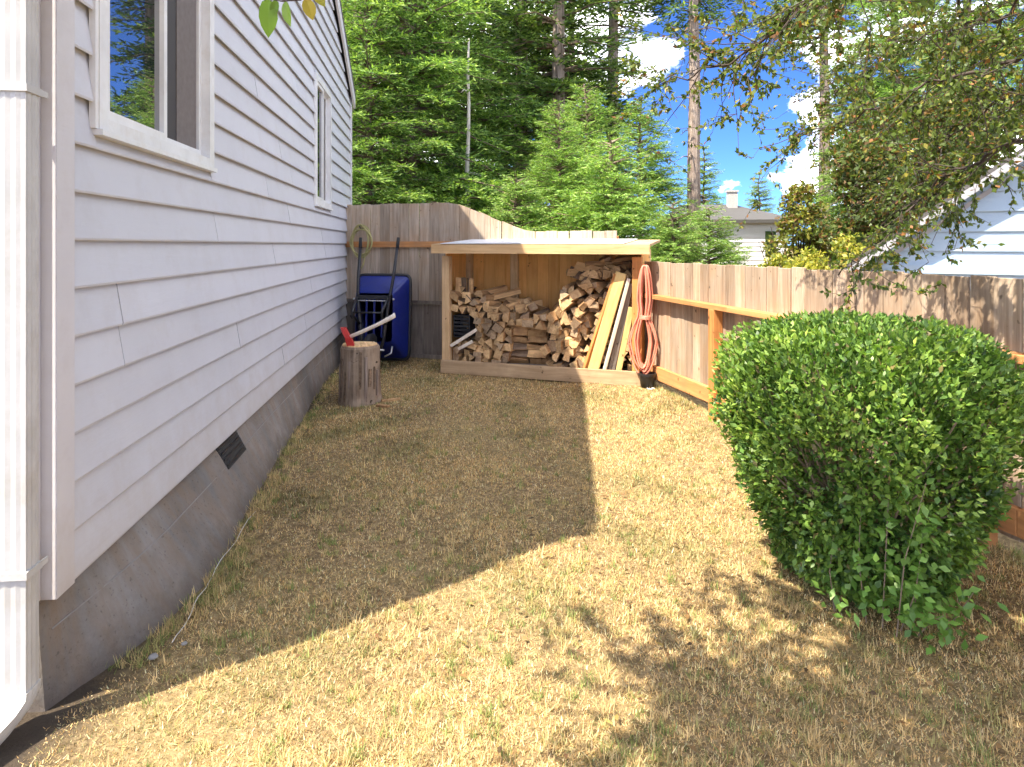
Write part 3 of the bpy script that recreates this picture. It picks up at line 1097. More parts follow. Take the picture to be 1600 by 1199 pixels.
for k in range(3):
    pts = [(.028 + .054 * math.cos(a), -.03 + .038 * math.sin(a), .58 + k * .013) for a in np.linspace(0, 2 * math.pi, 18, endpoint=False)]
    MB().tube(pts, .009, 7, True).build('tie_wrap', M['cord'], cord, True)

# black pot and power plug at the corner
pot = thing('plant_pot', 'small black plastic pot on the ground by the right end of the woodshed', 'pot', sheds(SWD + .07, -.10, 0), srz)
q = MB()
def circ(r, z, n=20):
    return [(r * math.cos(2 * math.pi * k / n), r * math.sin(2 * math.pi * k / n), z) for k in range(n)]
q.rings([circ(.065, 0), circ(.085, .15), circ(.085, .151), circ(.078, .151), circ(.06, .02)])
q.build('body', M['black'], pot, True)
MB().rings([circ(.09, .128), circ(.092, .155), circ(.086, .157), circ(.085, .13)], cap=False).build('rim', M['black'], pot)
sl = [(0.115 + .035 * math.cos(a), -.10 + .03 * math.sin(a), .012) for a in np.linspace(0, 5.4, 16)]
tag(MB().tube([sheds(SWD + p[0], p[1] - .07, p[2]) for p in sl], .007, 6).build('cord_end', M['white_cable'], None, True), 'curled white cord end lying on the lawn beside the black pot', 'cord')

# ------------------------------------------------------------------ wheelbarrow stood on its nose
wb = thing('wheelbarrow', 'blue wheelbarrow stood upright on its nose against the back fence, handles up', 'wheelbarrow', (-1.67, 8.05, 0), brz * .7)
wb.rotation_euler = (-.06, 0, brz * .6)
def sring(wx, z0, z1, y, n=32, e=.15):
    cz, hz = (z0 + z1) / 2, (z1 - z0) / 2
    pts = []
    for k in range(n):
        a = 2 * math.pi * k / n
        c, s = math.cos(a), math.sin(a)
        pts.append((wx * math.copysign(abs(c) ** e, c), y, cz + hz * math.copysign(abs(s) ** e, s)))
    return pts
tray = MB()
tray.rings([sring(.345, .06, 1.09, .30), sring(.335, .08, 1.075, .27), sring(.255, .27, .90, .035), sring(.235, .29, .875, .015), sring(.225, .30, .865, .015), sring(.22, .31, .86, .025),
            sring(.245, .28, .885, .055), sring(.325, .09, 1.065, .272), sring(.335, .07, 1.08, .30)], cap=False)
tf = [tuple(range(3 * 32 + 31, 3 * 32 - 1, -1))]
tray.f += tf
tray.m += [0]
tr = tray.build('tray', M['blue'], wb, True)
MB().tube(sring(.347, .058, 1.092, .30, 48), .022, 8, True).build('rim', M['black_steel'], tr, True)
for k, x in enumerate((-.10, 0, .10)):
    MB().bbox(x - .012, x + .012, .006, .02, .34, .83, .003).build('rib', M['blue'], tr)
for s in (-1, 1):
    MB().tube([(s * .09, -.03, .10), (s * .14, -.02, .32), (s * .20, -.02, .80), (s * .225, .03, 1.05), (s * .24, .10, 1.42)], .02, 8).build('handle_tube', M['black_steel'], wb, True)
    MB().tube([(s * .24, .10, 1.40), (s * .243, .108, 1.47), (s * .246, .115, 1.55)], [.02, .021, .018], 10).build('grip', M['rubber'], wb, True)
    MB().tube([(s * .165, -.02, .50), (s * .18, -.19, .60), (s * .185, -.20, .66), (s * .205, -.02, .84)], .017, 8).build('leg', M['black_steel'], wb, True)
    MB().tube([(s * .16, -.035, .12), (s * .235, -.01, .16), (s * .235, .02, .24)], .011, 8).build('nose_brace', M['zinc'], wb, True)
MB().bbox(-.215, .215, -.042, -.025, .80, .845, .003).build('cross_brace', M['black_steel'], wb)
MB().bbox(-.195, .195, -.043, -.026, .775, .787, .002).build('brace_edge', M['zinc'], wb)
MB().tube([(-.185, -.20, .645), (.185, -.20, .645)], .011, 8).build('leg_brace', M['black_steel'], wb, True)
wh = MB()
prof = [(.10, -.035), (.15, -.045), (.185, -.03), (.195, 0), (.185, .03), (.15, .045), (.10, .035)]
rr = [[(x, r * math.cos(a) - .07, r * math.sin(a) + .20) for a in np.linspace(0, 2 * math.pi, 28, endpoint=False)] for r, x in prof]
wh.rings(rr, cap=False)
who = wh.build('wheel', M['rubber'], wb, True)
MB().rings([[(x, r * math.cos(a) - .07, r * math.sin(a) + .20) for a in np.linspace(0, 2 * math.pi, 20, endpoint=False)] for r, x in ((.105, -.034), (.03, -.05), (.03, .05), (.105, .034))]).build('hub', M['zinc'], who, True)
MB().tube([(-.17, -.07, .20), (.17, -.07, .20)], .011, 8).build('axle', M['zinc'], who, True)
for s in (-1, 1):
    MB().tube([(s * .25, -.0, .80), (s * .25, -.03, .80)], .013, 8).build('bolt', M['zinc'], wb, True)

# ------------------------------------------------------------------ chopping block and maul
cb = thing('chopping_block', 'tall bark-covered log round used as chopping block beside the house foundation', 'chopping block', (-1.42, 6.25, -.02), .3)
def lump(r, z, seed, amp=.05, n=36, off=(0, 0)):
    return [(off[0] + r * (1 + amp * math.sin(3 * a + seed) + amp * .6 * math.sin(7 * a + 2.1 * seed) + amp * .5 * math.sin(13 * a)) * math.cos(a),
             off[1] + r * (1 + amp * math.sin(3 * a + seed) + amp * .6 * math.sin(7 * a + 2.1 * seed) + amp * .5 * math.sin(13 * a)) * math.sin(a), z) for a in np.linspace(0, 2 * math.pi, n, endpoint=False)]
M['bark_stump'] = wood('stump_bark', (.10, .068, .045), (.31, .225, .155), (.40, .31, .22), 2, 12, .95, .9, 1.1, .8)
MB().rings([lump(.205, 0, 1, .06), lump(.19, .08, 1.1), lump(.182, .25, 1.3), lump(.18, .4, 1.4), lump(.178, .52, 1.5), lump(.168, .542, 1.5, .04)]).build('bark', M['bark_stump'], cb)
MB().rings([lump(.16, .5, 1.5, .03), lump(.158, .552, 1.5, .03)]).build('cut_top', M['end'], cb)
for k in range(11):
    a = -3.0 + k * .27 + R.uniform(-.08, .08)
    r_ = .186
    MB().bar((r_ * math.cos(a), r_ * math.sin(a), R.uniform(.03, .2)), (r_ * .985 * math.cos(a + .04), r_ * .985 * math.sin(a + .04), R.uniform(.3, .52)), R.uniform(.008, .026), .012, (math.cos(a), math.sin(a), 0)).build('bark_strip', M['bark_log'] if k % 3 else M['bark_pale'], cb)
ax = thing('splitting_maul', 'red-headed splitting maul with pale wooden handle stuck in the chopping block', 'maul', (-1.475, 6.12, .53), 0)
q = MB()
def hd(z, wx, wy, ox):
    return [(ox - wx, -wy, z), (ox + wx, -wy, z), (ox + wx, wy, z), (ox - wx, wy, z)]
head = MB()
head.rings([hd(-.045, .035, .003, .02), hd(.03, .034, .016, .0), hd(.075, .026, .026, -.015), hd(.13, .024, .024, -.045), hd(.17, .022, .02, -.062)])
ho = head.build('head', M['red'], ax)
hp = [Vector((.0, -.005, .085)), Vector((.12, -.015, .135)), Vector((.26, -.025, .20)), Vector((.385, -.03, .265)), Vector((.415, -.03, .285))]
hb = MB()
rs = []
for i, p in enumerate(hp):
    wv = [.017, .0165, .017, .021, .022][i]
    rs.append([(p.x + math.cos(a) * .6 * wv * -.45, p.y + math.sin(a) * wv * .8, p.z + math.cos(a) * wv) for a in np.linspace(0, 2 * math.pi, 12, endpoint=False)])
hb.rings(rs)
hb.build('handle', M['handle'], ax, True)
# splinters and stones at its foot
def stone(p, r, label, mat='stone', flat=.6):
    q = MB()
    rs = []
    for k in range(1, 6):
        a = math.pi * k / 6
        rs.append(lump(r * math.sin(a), r * flat * (1 - math.cos(a)) * .9 - r * .25, p[0] * 9 + k * .2, .09, 12))
    q.rings(rs)
    o = q.build('stone', M[mat], None, True)
    o.location = p
    return tag(o, label, 'stone')
stone((-1.26, 2.36, 0), .016, 'round pale pebble on the bare soil near the house corner')
stone((-1.19, 2.44, 0), .011, 'tiny grey pebble just beside the round pale pebble')
def chip(p, q_, label):
    a, b_ = Vector(p), Vector(q_)
    c = (a + b_) / 2
    o = MB().bar(a - c, b_ - c, .05, .018).build('wood_chip', M['split'])
    o.location = c
    return tag(o, label, 'wood chip')
chip((-1.20, 6.2, .012), (-1.05, 6.28, .012), 'flat split wood chip on the lawn right of the chopping block')
chip((-1.21, 6.03, .012), (-1.10, 5.99, .012), 'small split wood chip in front of the chopping block')

# pale cable lying along the foundation
cab = []
for k in range(24):
    f = k / 23
    x = 268 + (404 - 268) * f
    y = 1012 - (1012 - 790) * (f ** .95)
    Y = FPX * EYE / (y - HOR)
    cab.append(((x - 800) / FPX * Y + .005 * math.sin(f * 9) + R.uniform(-.003, .003), Y, .010 + .010 * math.sin(f * 23 + 1)))
tag(MB().tube(cab, .0016, 6).build('cable', M['white_cable'], None, True), 'thin pale cable lying on the grass along the house foundation', 'cable')

# garden hose coil on the back fence
hs = thing('garden_hose', 'tan-green garden hose coil hanging on the back fence beside the house corner', 'hose', (-1.965, 8.84, 1.50), brz)
for k in range(6):
    r = random.Random(k + 50)
    a_, b_ = .135 + r.uniform(-.02, .03), .19 + r.uniform(-.03, .03)
    dx, dz = r.uniform(-.015, .015), r.uniform(-.03, .01)
    pts = [(dx + a_ * math.cos(a), -.025 - .013 * (k % 3), dz + b_ * math.sin(a)) for a in np.linspace(0, 2 * math.pi, 36, endpoint=False)]
    MB().tube(pts, .0095, 7, True).build('loop', M['hose'], hs, True)
MB().tube([(0, .03, .17), (0, -.06, .17), (0, -.075, .20)], .008, 6).build('hook', M['black_steel'], hs)
MB().tube([(.06, -.03, -.17), (.03, -.03, -.30), (.0, -.03, -.36)], .0095, 7).build('tail', M['hose'], hs, True)

# ------------------------------------------------------------------ clipped bush
bush = thing('privet_bush', 'large clipped round green bush growing beside the right-hand fence', 'bush', (1.515, 2.92, 0))
def bush_r(z):
    return np.interp(z, [0, .08, .2, .35, .5, .65, .8, .91, 1.00, 1.07, 1.12, 1.14], [.25, .31, .385, .46, .515, .55, .565, .555, .515, .43, .27, .02])
def bushpts(n, lo, hi, rng):
    z = rng.uniform(.02, 1.135, n * 3)
    r0 = bush_r(z)
    keep = rng.random(n * 3) < (r0 + .12) / .78
    z = z[keep][:n]
    a = rng.uniform(0, 2 * math.pi, len(z))
    lump_ = 1 + .05 * np.sin(5 * a + 7 * z) + .05 * np.sin(9 * a - 11 * z + 1) + .045 * np.sin(17 * a + 23 * z)
    f = rng.uniform(lo, hi, len(z))
    r = bush_r(z) * lump_ * f
    return np.stack([r * np.cos(a), r * np.sin(a), z - (1 - f) * .12], 1), a
rng = np.random.default_rng(3)
Ps, a1 = bushpts(36000, .86, 1.03, rng)
Pi, a2 = bushpts(34000, .4, .88, rng)
C = np.concatenate([Ps, Pi])
# thin places low down where twigs show
hole = np.sin(C[:, 0] * 9 + 1) * np.sin(C[:, 1] * 8) * np.sin(C[:, 2] * 11 + 2)
kp = ~((C[:, 2] < .72) & (hole > .2) & (rng.random(len(C)) < .72))
C = C[kp]
out = nrm(C - np.array([0, 0, .45]))
Dl = nrm(out + rng.normal(0, .65, C.shape) + np.array([0, 0, .25]))
Nl = nrm(out * .8 + np.array([0, 0, .6]) + rng.normal(0, .5, C.shape))
Ll = rng.uniform(.019, .039, len(C))
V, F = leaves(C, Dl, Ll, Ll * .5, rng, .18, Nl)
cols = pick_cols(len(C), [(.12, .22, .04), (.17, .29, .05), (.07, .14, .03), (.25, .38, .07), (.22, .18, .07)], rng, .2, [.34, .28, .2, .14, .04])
sunlit_m = (np.hypot(C[:, 0], C[:, 1]) > bush_r(C[:, 2]) * .95) & (C[:, 2] > .45) & (rng.random(len(C)) < .55)  # upper outer leaves: sunlit lime look put into the leaf colour
cols[sunlit_m] = pick_cols(int(sunlit_m.sum()), [(.24, .36, .06), (.30, .42, .08), (.17, .28, .05)], rng, .15)
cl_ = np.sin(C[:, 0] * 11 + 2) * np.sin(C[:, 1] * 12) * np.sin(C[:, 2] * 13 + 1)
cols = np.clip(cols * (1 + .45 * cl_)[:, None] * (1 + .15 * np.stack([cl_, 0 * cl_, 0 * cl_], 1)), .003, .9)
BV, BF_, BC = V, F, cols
# longer shoots at the foot, front
rng = np.random.default_rng(5)
sh_c = []
STEMS = []
for bx_, by_, zt_ in ((-.16, -.52, .66), (-.22, -.47, .52), (-.08, -.55, .40), (-.02, -.60, .16), (-.13, -.60, .62), (.16, -.55, .22), (-.34, -.36, .34), (.02, -.50, .5)):
    top_ = np.array([bx_ + R.uniform(-.06, .06), by_ * .97, zt_])
    bot_ = np.array([bx_ * .7, by_ * .72, 0.0])
    STEMS.append((bot_, (bot_ + top_) / 2 + rng.normal(0, .012, 3), top_))
    for j in range(int(40 + 90 * zt_)):
        f = R.uniform(.12, 1.0)
        sh_c.append(bot_ + (top_ - bot_) * f + rng.normal(0, .036, 3))
sh_c = np.array(sh_c)
sh_c[:, 2] = np.maximum(sh_c[:, 2], .02)
V, F = leaves(sh_c, rng.normal(0, 1, sh_c.shape) + np.array([0, -.6, .3]), rng.uniform(.03, .052, len(sh_c)), .024, rng, .15, np.tile([0, -.5, 1.], (len(sh_c), 1)) + rng.normal(0, .3, sh_c.shape))
sc_ = pick_cols(len(sh_c), [(.2, .34, .06), (.14, .27, .045)], rng)
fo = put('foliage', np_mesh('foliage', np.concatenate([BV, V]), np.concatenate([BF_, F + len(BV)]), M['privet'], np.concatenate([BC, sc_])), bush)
fo['kind'] = 'stuff'
q = MB()
for k in range(170):
    a = R.uniform(0, 6.28)
    z = R.uniform(.3, 1.05)
    rr_ = float(bush_r(z)) * R.uniform(.75, 1.02)
    b0 = Vector((R.uniform(-.08, .08), R.uniform(-.08, .08), R.uniform(.0, .25)))
    b2 = Vector((rr_ * math.cos(a), rr_ * math.sin(a), z))
    b1 = (b0 + b2) / 2 + Vector((R.uniform(-.06, .06), R.uniform(-.06, .06), R.uniform(-.08, .04)))
    q.tube([b0, b1, b2], [.012, .007, .003], 5, cap=False)
for st_ in STEMS:
    q.tube([tuple(p) for p in st_], [.0028, .002, .0012], 5)
q.build('branches', M['twig_pale'], bush)['kind'] = 'stuff'

# ------------------------------------------------------------------ firs and other trees behind the fences
GREEN = [(.15, .26, .055), (.22, .35, .08), (.07, .14, .035), (.32, .44, .11)]
GREEN_D = [(.10, .17, .045), (.15, .23, .06), (.05, .09, .026), (.22, .31, .075)]
def fir_mesh(name, H, z0, Rm_, seed, pal, dz=.3, nb=6, sprig=.15, droop=.22, ragged=.3, spacing=.14):
    rg = np.random.default_rng(seed)
    Cs, Ds, Cc = [], [], []
    tw = MB()
    z = z0
    while z < H - .15:
        f = (z - z0) / (H - z0)
        for b_ in range(nb):
            if rg.random() < ragged * .35:
                continue
            L = (Rm_ * (1 - f) ** .75 * min(1, .55 + f * 5) + .15) * rg.uniform(1 - ragged, 1.12)
            az = rg.uniform(0, 2 * math.pi)
            zz = z + rg.uniform(-.1, .1)
            rise = .10 + .35 * f + rg.uniform(-.06, .1)
            dp = droop * rg.uniform(.6, 1.4) * (1 - .5 * f)
            hz = np.array([math.cos(az), math.sin(az), 0])
            pr = np.array([-math.sin(az), math.cos(az), 0])
            def bp(t_):
                t_ = np.asarray(t_)[..., None]
                return np.array([0, 0, zz]) + hz * L * t_ + np.array([0, 0, 1]) * L * (rise * t_ - dp * t_ ** 2)
            tw.tube([tuple(bp(0.)), tuple(bp(.5)), tuple(bp(.95))], [.02 + .012 * L, .012 + .004 * L, .004], 4, cap=False)
            nt_ = max(3, int(L / spacing))
            ts = np.linspace(.18, 1.0, nt_)
            for t_ in ts:
                p0 = bp(t_)
                for sdn in (-1, 1):
                    l = (.42 * L * (1 - t_) ** .7 * .9 + .16) * rg.uniform(.6, 1.1)
                    dd = hz * .66 + pr * sdn * .74 + np.array([0, 0, -.10 + rg.normal(0, .24)])
                    dd /= np.linalg.norm(dd)
                    k_ = max(2, int(l / (sprig * .3)))
                    u_ = np.linspace(.1, 1, k_)[:, None] * l
                    pts = p0 + dd * u_ + np.array([0, 0, -1]) * (u_ ** 2) * .25
                    Cs.append(pts)
                    alt = np.where(np.arange(k_) % 2 == 0, 1, -1)[:, None]
                    side = np.cross(dd, [0, 0, 1])
                    Ds.append(dd + side * alt * .75 + rg.normal(0, .3, (k_, 3)) + np.array([0, 0, .12]))
                    tipb = np.clip(u_[:, 0] / l * .6 + t_ * .5, 0, 1)
                    Cc.append(tipb)
        z += dz * rg.uniform(.8, 1.2)
    C = np.concatenate(Cs)
    D = np.concatenate(Ds)
    tb = np.concatenate(Cc)
    n = len(C)
    Ls = sprig * rg.uniform(.7, 1.25, n)
    V, F = leaves(C, D, Ls, Ls * .25, rg, .1, np.tile([0, -.15, .8], (n, 1)) + rg.normal(0, .7, (n, 3)))
    cl = pick_cols(n, pal, rg, .2) 
    return np_mesh(name, V, F, M['fir'], cl), tw.mesh('branches', M['bark'])

def trunk_mesh(H, r, seed, mat, lean=.01, stubs=0):
    rg = random.Random(seed)
    q = MB()
    pts, rr = [], []
    for k in range(10):
        f = k / 9
        pts.append((rg.uniform(-1, 1) * lean * H * f, rg.uniform(-1, 1) * lean * H * f, -.2 + (H + .2) * f))
        rr.append(r * (1 - .85 * f) + .01)
    q.tube(pts, rr, 9)
    for k in range(stubs):
        z = rg.uniform(.15, .9) * H
        a = rg.uniform(0, 6.28)
        l = rg.uniform(.3, 1.0)
        q.tube([(0, 0, z), (l * .6 * math.cos(a), l * .6 * math.sin(a), z + .02), (l * math.cos(a), l * math.sin(a), z - rg.uniform(0, .2))], [.03, .018, .006], 5)
    return q.mesh('trunk', mat)

FIRS = {
    'young': (fir_mesh('young_fir_crown', 8.5, .3, 2.5, 11, GREEN, .40, 11, .11, .26, .3, .10), trunk_mesh(8.4, .13, 1, M['bark'])),
    'tall': (fir_mesh('tall_fir_crown', 17, 4.2, 3.0, 12, GREEN_D, .62, 9, .22, .34, .4, .2), trunk_mesh(17, .24, 2, M['bark_pale'], .004, 34)),
    'full': (fir_mesh('full_fir_crown', 13, .7, 3.1, 13, GREEN, .52, 12, .115, .36, .34, .105), trunk_mesh(13, .2, 3, M['bark'])),
    'light': (fir_mesh('light_fir_crown', 8.0, .3, 2.8, 17, [(.20, .33, .08), (.27, .41, .105), (.12, .22, .05), (.34, .45, .12)], .28, 9, .11, .2, .25, .10), trunk_mesh(7.9, .12, 8, M['bark'])),
    'low': (fir_mesh('low_fir_crown', 4.6, .1, 2.2, 14, [(.20, .33, .08), (.27, .41, .105), (.12, .22, .05), (.34, .45, .12)], .2, 8, .11, .18, .28, .09), trunk_mesh(4.5, .09, 4, M['bark'])),
    'high': (fir_mesh('high_fir_crown', 22, 9.5, 2.8, 15, GREEN_D, .5, 6, .25, .3, .4, .22), trunk_mesh(22, .25, 5, M['bark_pale'], .004, 40)),
}
def fir(kind, x, Y, rz, sc, label, zoff=0, group=None):
    (cm, bm_), tm = FIRS[kind]
    p = P(x, 0, Y)
    o = thing('fir_tree', label, 'tree', (p.x, Y, zoff), rz, group)
    o.scale = (sc, sc, sc)
    put('trunk', tm, o)
    put('crown', cm, o)['kind'] = 'stuff'
    put('branches', bm_, o)['kind'] = 'stuff'
    return o
G = 'fir trees behind the back fence'
fir('full', 640, 13.5, .4, .95, 'dense bright green fir rising beside the far corner of the white house', 0, G)
fir('young', 575, 12.2, 2.2, .8, 'smaller fir tucked right against the far edge of the white house', 0, G)
fir('tall', 560, 19, 1.1, 1.0, 'tall dark fir furthest left behind the white house', 0, G)
fir('young', 705, 15.5, 5.0, 1.15, 'fir with dark hollows standing between the house and the pale dead trunk', 0, G)
fir('light', 872, 12.6, 3.3, .52, 'light green young fir directly behind the woodshed roof', 0, G)
fir('low', 805, 11.6, .5, .58, 'low light green fir just behind the sloping part of the back fence', 0, G)
fir('low', 955, 11.4, 2.5, .72, 'low light green fir behind the right half of the woodshed', 0, G)
fir('light', 915, 14.4, 1.5, .62, 'broad light green fir behind the young fir over the woodshed', 0, G)
fir('light', 1000, 15.0, 4.1, .6, 'slender light green fir left of the brown trunk against the sky', 0, G)
fir('tall', 815, 18.0, 2.7, 1.0, 'tall dark fir standing behind the woodshed with thin trunk', 0, G)
fir('tall', 873, 17.0, 4.2, .95, 'tall fir with a pale bare trunk lit above the woodshed', 0, G)
fir('high', 958, 18.6, .9, .8, 'tall dark-trunked fir left of the opening of blue sky', 0, G)
fir('high', 1085, 17.5, 2.0, .78, 'tall fir with brown trunk at the left edge of the blue sky', 0, G)
fir('high', 1288, 19.5, 3.4, .74, 'tall fir with brown trunk at the right edge of the blue sky', 0, G)
fir('full', 600, 20.5, 2.2, 1.1, 'large shaded fir in the second row beside the house corner', 0, G)
fir('full', 785, 21.5, 3.9, 1.1, 'large shaded fir in the second row left of the pale lit trunk', 0, G)
fir('full', 700, 23.0, 5.2, 1.2, 'large fir in the second row behind the pale dead trunk', 0, G)
fir('full', 890, 27.0, .2, 1.2, 'large distant fir filling the gap above the woodshed', 0, G)
fir('young', 1186, 38.0, 1.0, .66, 'small distant fir standing alone under the blue sky beside the chimney', 0, G)
fir('young', 1100, 33.0, 3.0, .75, 'small fir standing behind the brown trunk left of the white house roof', 0, G)
fir('full', 1400, 16.0, 1.9, .8, 'dark fir behind the yellow-green shrub on the right', 0, G)
fir('full', 1510, 19.0, .7, 1.0, 'dark fir rising behind the pale blue gable', 0, G)
fir('young', 1335, 23.0, .7, .95, 'fir standing just right of the brown trunk on the right', 0, G)
# the pale dead trunk
dead = thing('dead_tree', 'pale bare dead trunk with a few broken stubs among the firs', 'tree', (P(731, 0, 13.0).x, 13.0, 0), .5)
put('trunk', trunk_mesh(5.45, .06, 21, M['dead_wood'], .006, 3), dead)

# ------------------------------------------------------------------ leafy shrubs
def blob_leaves(blobs, n, rng, size, pal, wts=None, shell=.55):
    Cs = []
    vol = np.array([b[3] * b[4] * b[5] for b in blobs]) ** .67
    ns = (n * vol / vol.sum()).astype(int)
    for (x, y, z, a, b_, c), k in zip(blobs, ns):
        d = nrm(rng.normal(size=(k, 3)))
        r = rng.uniform(shell, 1.05, k)[:, None]
        Cs.append(np.array([x, y, z]) + d * r * np.array([a, b_, c]))
    C = np.concatenate(Cs)
    C = C[C[:, 2] > .02]
    k = len(C)
    L = size * rng.uniform(.7, 1.3, k)
    V, F = leaves(C, rng.normal(size=(k, 3)) + np.array([0, 0, .2]), L, L * .55, rng, .2, np.tile([0, 0, .8], (k, 1)) + rng.normal(0, .6, (k, 3)))
    return V, F, pick_cols(k, pal, rng, .18, wts)
def shrub(name, x, Y, blobs, n, size, pal, label, seed, cat='shrub', mat='leaf'):
    rng = np.random.default_rng(seed)
    o = thing(name, label, cat, (P(x, 0, Y).x, Y, 0), 0)
    bl = []
    for (bx, by, bz, br) in blobs:
        for k in range(7):
            d = nrm(rng.normal(size=3)) * br * .75
            s = br * rng.uniform(.35, .6)
            bl.append((bx + d[0], by + d[1], max(.2, bz + d[2]), s, s, s * .85))
    V, F, c = blob_leaves(bl, n, rng, size, pal)
    put('crown', np_mesh('crown', V, F, M[mat], c), o)['kind'] = 'stuff'
    q = MB()
    for (bx, by, bz, br) in blobs:
        for k in range(6):
            d = rng.normal(size=3) * br * .4
            q.tube([(bx * .2, by * .2, 0), ((bx + d[0]) * .6, (by + d[1]) * .6, bz * .6), (bx + d[0], by + d[1], bz + abs(d[2]))], [.03, .02, .006], 5)
    q.build('stems', M['twig'], o)['kind'] = 'stuff'
    return o
YG = [(.14, .24, .05), (.2, .3, .06), (.1, .18, .04), (.26, .3, .06)]
YEL = [(.34, .32, .05), (.27, .29, .05), (.16, .2, .04), (.42, .36, .07)]
OLV = [(.10, .14, .04), (.14, .18, .05), (.07, .10, .03), (.2, .12, .05)]
fir('low', 1052, 10.5, 2.1, .47, 'light feathery fir just behind the fence corner right of the woodshed', 0, G)
fir('low', 1108, 11.3, 4.4, .46, 'light feathery fir left of the distant white house', 0, G)
shrub('shrub', 1245, 15.5, [(0, 0, 1.5, .75), (.1, 0, 2.3, .5), (-.1, 0, .8, .8)], 6000, .11, [(.22, .26, .05), (.14, .17, .04), (.2, .12, .05), (.32, .3, .06)], 'tall yellow-tinged shrub beside the white house wall', 32)
shrub('shrub', 1305, 9.4, [(0, 0, 1.05, .5), (.35, 0, 1.2, .38), (-.35, 0, .9, .35)], 5200, .07, YEL, 'bright yellow-green shrub just behind the fence left of the blue gable', 33)
shrub('shrub', 1210, 11.0, [(0, 0, .95, .33), (.3, 0, .9, .3), (-.3, 0, .9, .3)], 2600, .07, YEL, 'low yellow-green shrub peeking over the fence below the white house', 34)
shrub('broadleaf_tree', 1400, 13.0, [(0, 0, 2.6, 1.1), (.7, 0, 3.4, .9), (-.4, 0, 3.3, .9), (.9, .3, 2.2, .8), (-.6, 0, 1.8, .8), (1.6, .3, 3.3, .8)], 15000, .12, OLV, 'olive green broadleaf tree filling the gap above the pale blue gable', 35, 'tree')

# ------------------------------------------------------------------ neighbouring houses
nb_ = thing('house', 'white house with dark roof seen far off between the shrubs', 'house', (P(1165, 0, 27).x, 27, 0), -.12)
def gz_(x):
    return x
MB().box(-2.6, 1.55, 0, 6, -.2, 2.30).build('wall_core', M['dark_gap'], nb_)
for k in range(12):
    z = .1 + k * .185
    q = MB()
    prof = [(0, z), (-.03, z), (-.006, z + .187), (0, z + .187)]
    V = [(x, y, zz) for x in (-2.62, 1.57) for y, zz in prof]
    q.add(V, [(0, 1, 5, 4), (1, 2, 6, 5), (2, 3, 7, 6), (3, 0, 4, 7), (3, 2, 1, 0), (4, 5, 6, 7)])
    q.build('siding_board', M['white_siding'], nb_)
q = MB()
V = [(-3.0, -.3, 2.32), (2.0, -.3, 2.32), (2.0, 6.5, 2.32), (-3.0, 6.5, 2.32), (-2.2, 3, 3.25), (.1, 3, 3.25), (-3.0, -.3, 2.46), (2.0, -.3, 2.46), (2.0, 6.5, 2.46), (-3.0, 6.5, 2.46)]
q.add(V, [(3, 2, 1, 0), (0, 1, 7, 6), (1, 2, 8, 7), (2, 3, 9, 8), (3, 0, 6, 9), (6, 7, 5, 4), (7, 8, 5), (8, 9, 4, 5), (9, 6, 4)])
q.build('roof', M['shingle'], nb_)
MB().box(-.25, .15, 2.2, 2.6, 2.6, 3.75).box(-.29, .19, 2.16, 2.64, 3.752, 3.83).build('chimney', M['brick'], nb_)
MB().box(.75, 1.15, -.045, -.034, 1.0, 2.0).build('window', M['glass'], nb_)

gb = thing('house', 'pale blue lap-sided gable end of the house just beyond the right-hand fence', 'house', (P(1322, 0, 9.2).x, 9.2, 0), -.53)
SL = .76
GZ0 = EYE - (420 - HOR) / FPX * 9.2      # height where the rake starts over the fence
def rake_z(x):
    return GZ0 + SL * x
APX = 4.6
MB().add([(-1.1, .05, -.2), (2 * APX + 1.1, .05, -.2), (2 * APX + 1.1, .05, rake_z(-1.1) - .12), (APX, .05, rake_z(APX) - .12), (-1.1, .05, rake_z(-1.1) - .12),
          (-1.1, 5, -.2), (2 * APX + 1.1, 5, -.2), (2 * APX + 1.1, 5, rake_z(-1.1) - .12), (APX, 5, rake_z(APX) - .12), (-1.1, 5, rake_z(-1.1) - .12)],
         [(0, 1, 2, 3, 4), (9, 8, 7, 6, 5), (0, 5, 6, 1), (1, 6, 7, 2), (2, 7, 8, 3), (3, 8, 9, 4), (4, 9, 5, 0)]).build('wall_core', M['dark_gap'], gb)
k = 0
EXB = .25
while True:
    z = .12 + k * EXB
    zt = z + EXB + .01
    xa = max(-1.1, (z + EXB * .5 - GZ0 + .1) / SL)
    if xa > APX - .1:
        break
    q = MB()
    prof = [(.03, z), (-.012, z - .002), (-.013, z + .006), (.018, zt), (.03, zt)]
    n = len(prof)
    xe = lambda zz: min(APX - .02, max(-1.1, (zz - GZ0 + .06) / SL))
    V = [(xe(zz), y, zz) for y, zz in prof] + [(2 * APX - xe(zz), y, zz) for y, zz in prof]
    q.add(V, [(i, (i + 1) % n, (i + 1) % n + n, i + n) for i in range(n)] + [tuple(range(n - 1, -1, -1)), tuple(range(n, 2 * n))])
    q.build('siding_board', M['blue_siding'], gb)
    k += 1
for sgn in (1, -1):
    def xx(x):
        return x if sgn == 1 else 2 * APX - x
    def strip(y0, y1, l0, l1, name, mat):
        V = [(xx(x), y, rake_z(x) + l) for x in (-1.6, APX) for y, l in ((y0, l0), (y1, l0), (y1, l1), (y0, l1))]
        f = [(0, 1, 2, 3), (7, 6, 5, 4), (0, 4, 5, 1), (1, 5, 6, 2), (2, 6, 7, 3), (3, 7, 4, 0)]
        MB().add(V, f if sgn == 1 else [t_[::-1] for t_ in f]).build(name, M[mat], gb)
    strip(-.28, 5.2, -.02, .04, 'roof_slope', 'shingle')
    strip(-.285, -.25, -.13, -.021, 'rake_board', 'grey_trim')
    strip(-.02, .0, -.26, -.19, 'frieze_board', 'grey_trim')
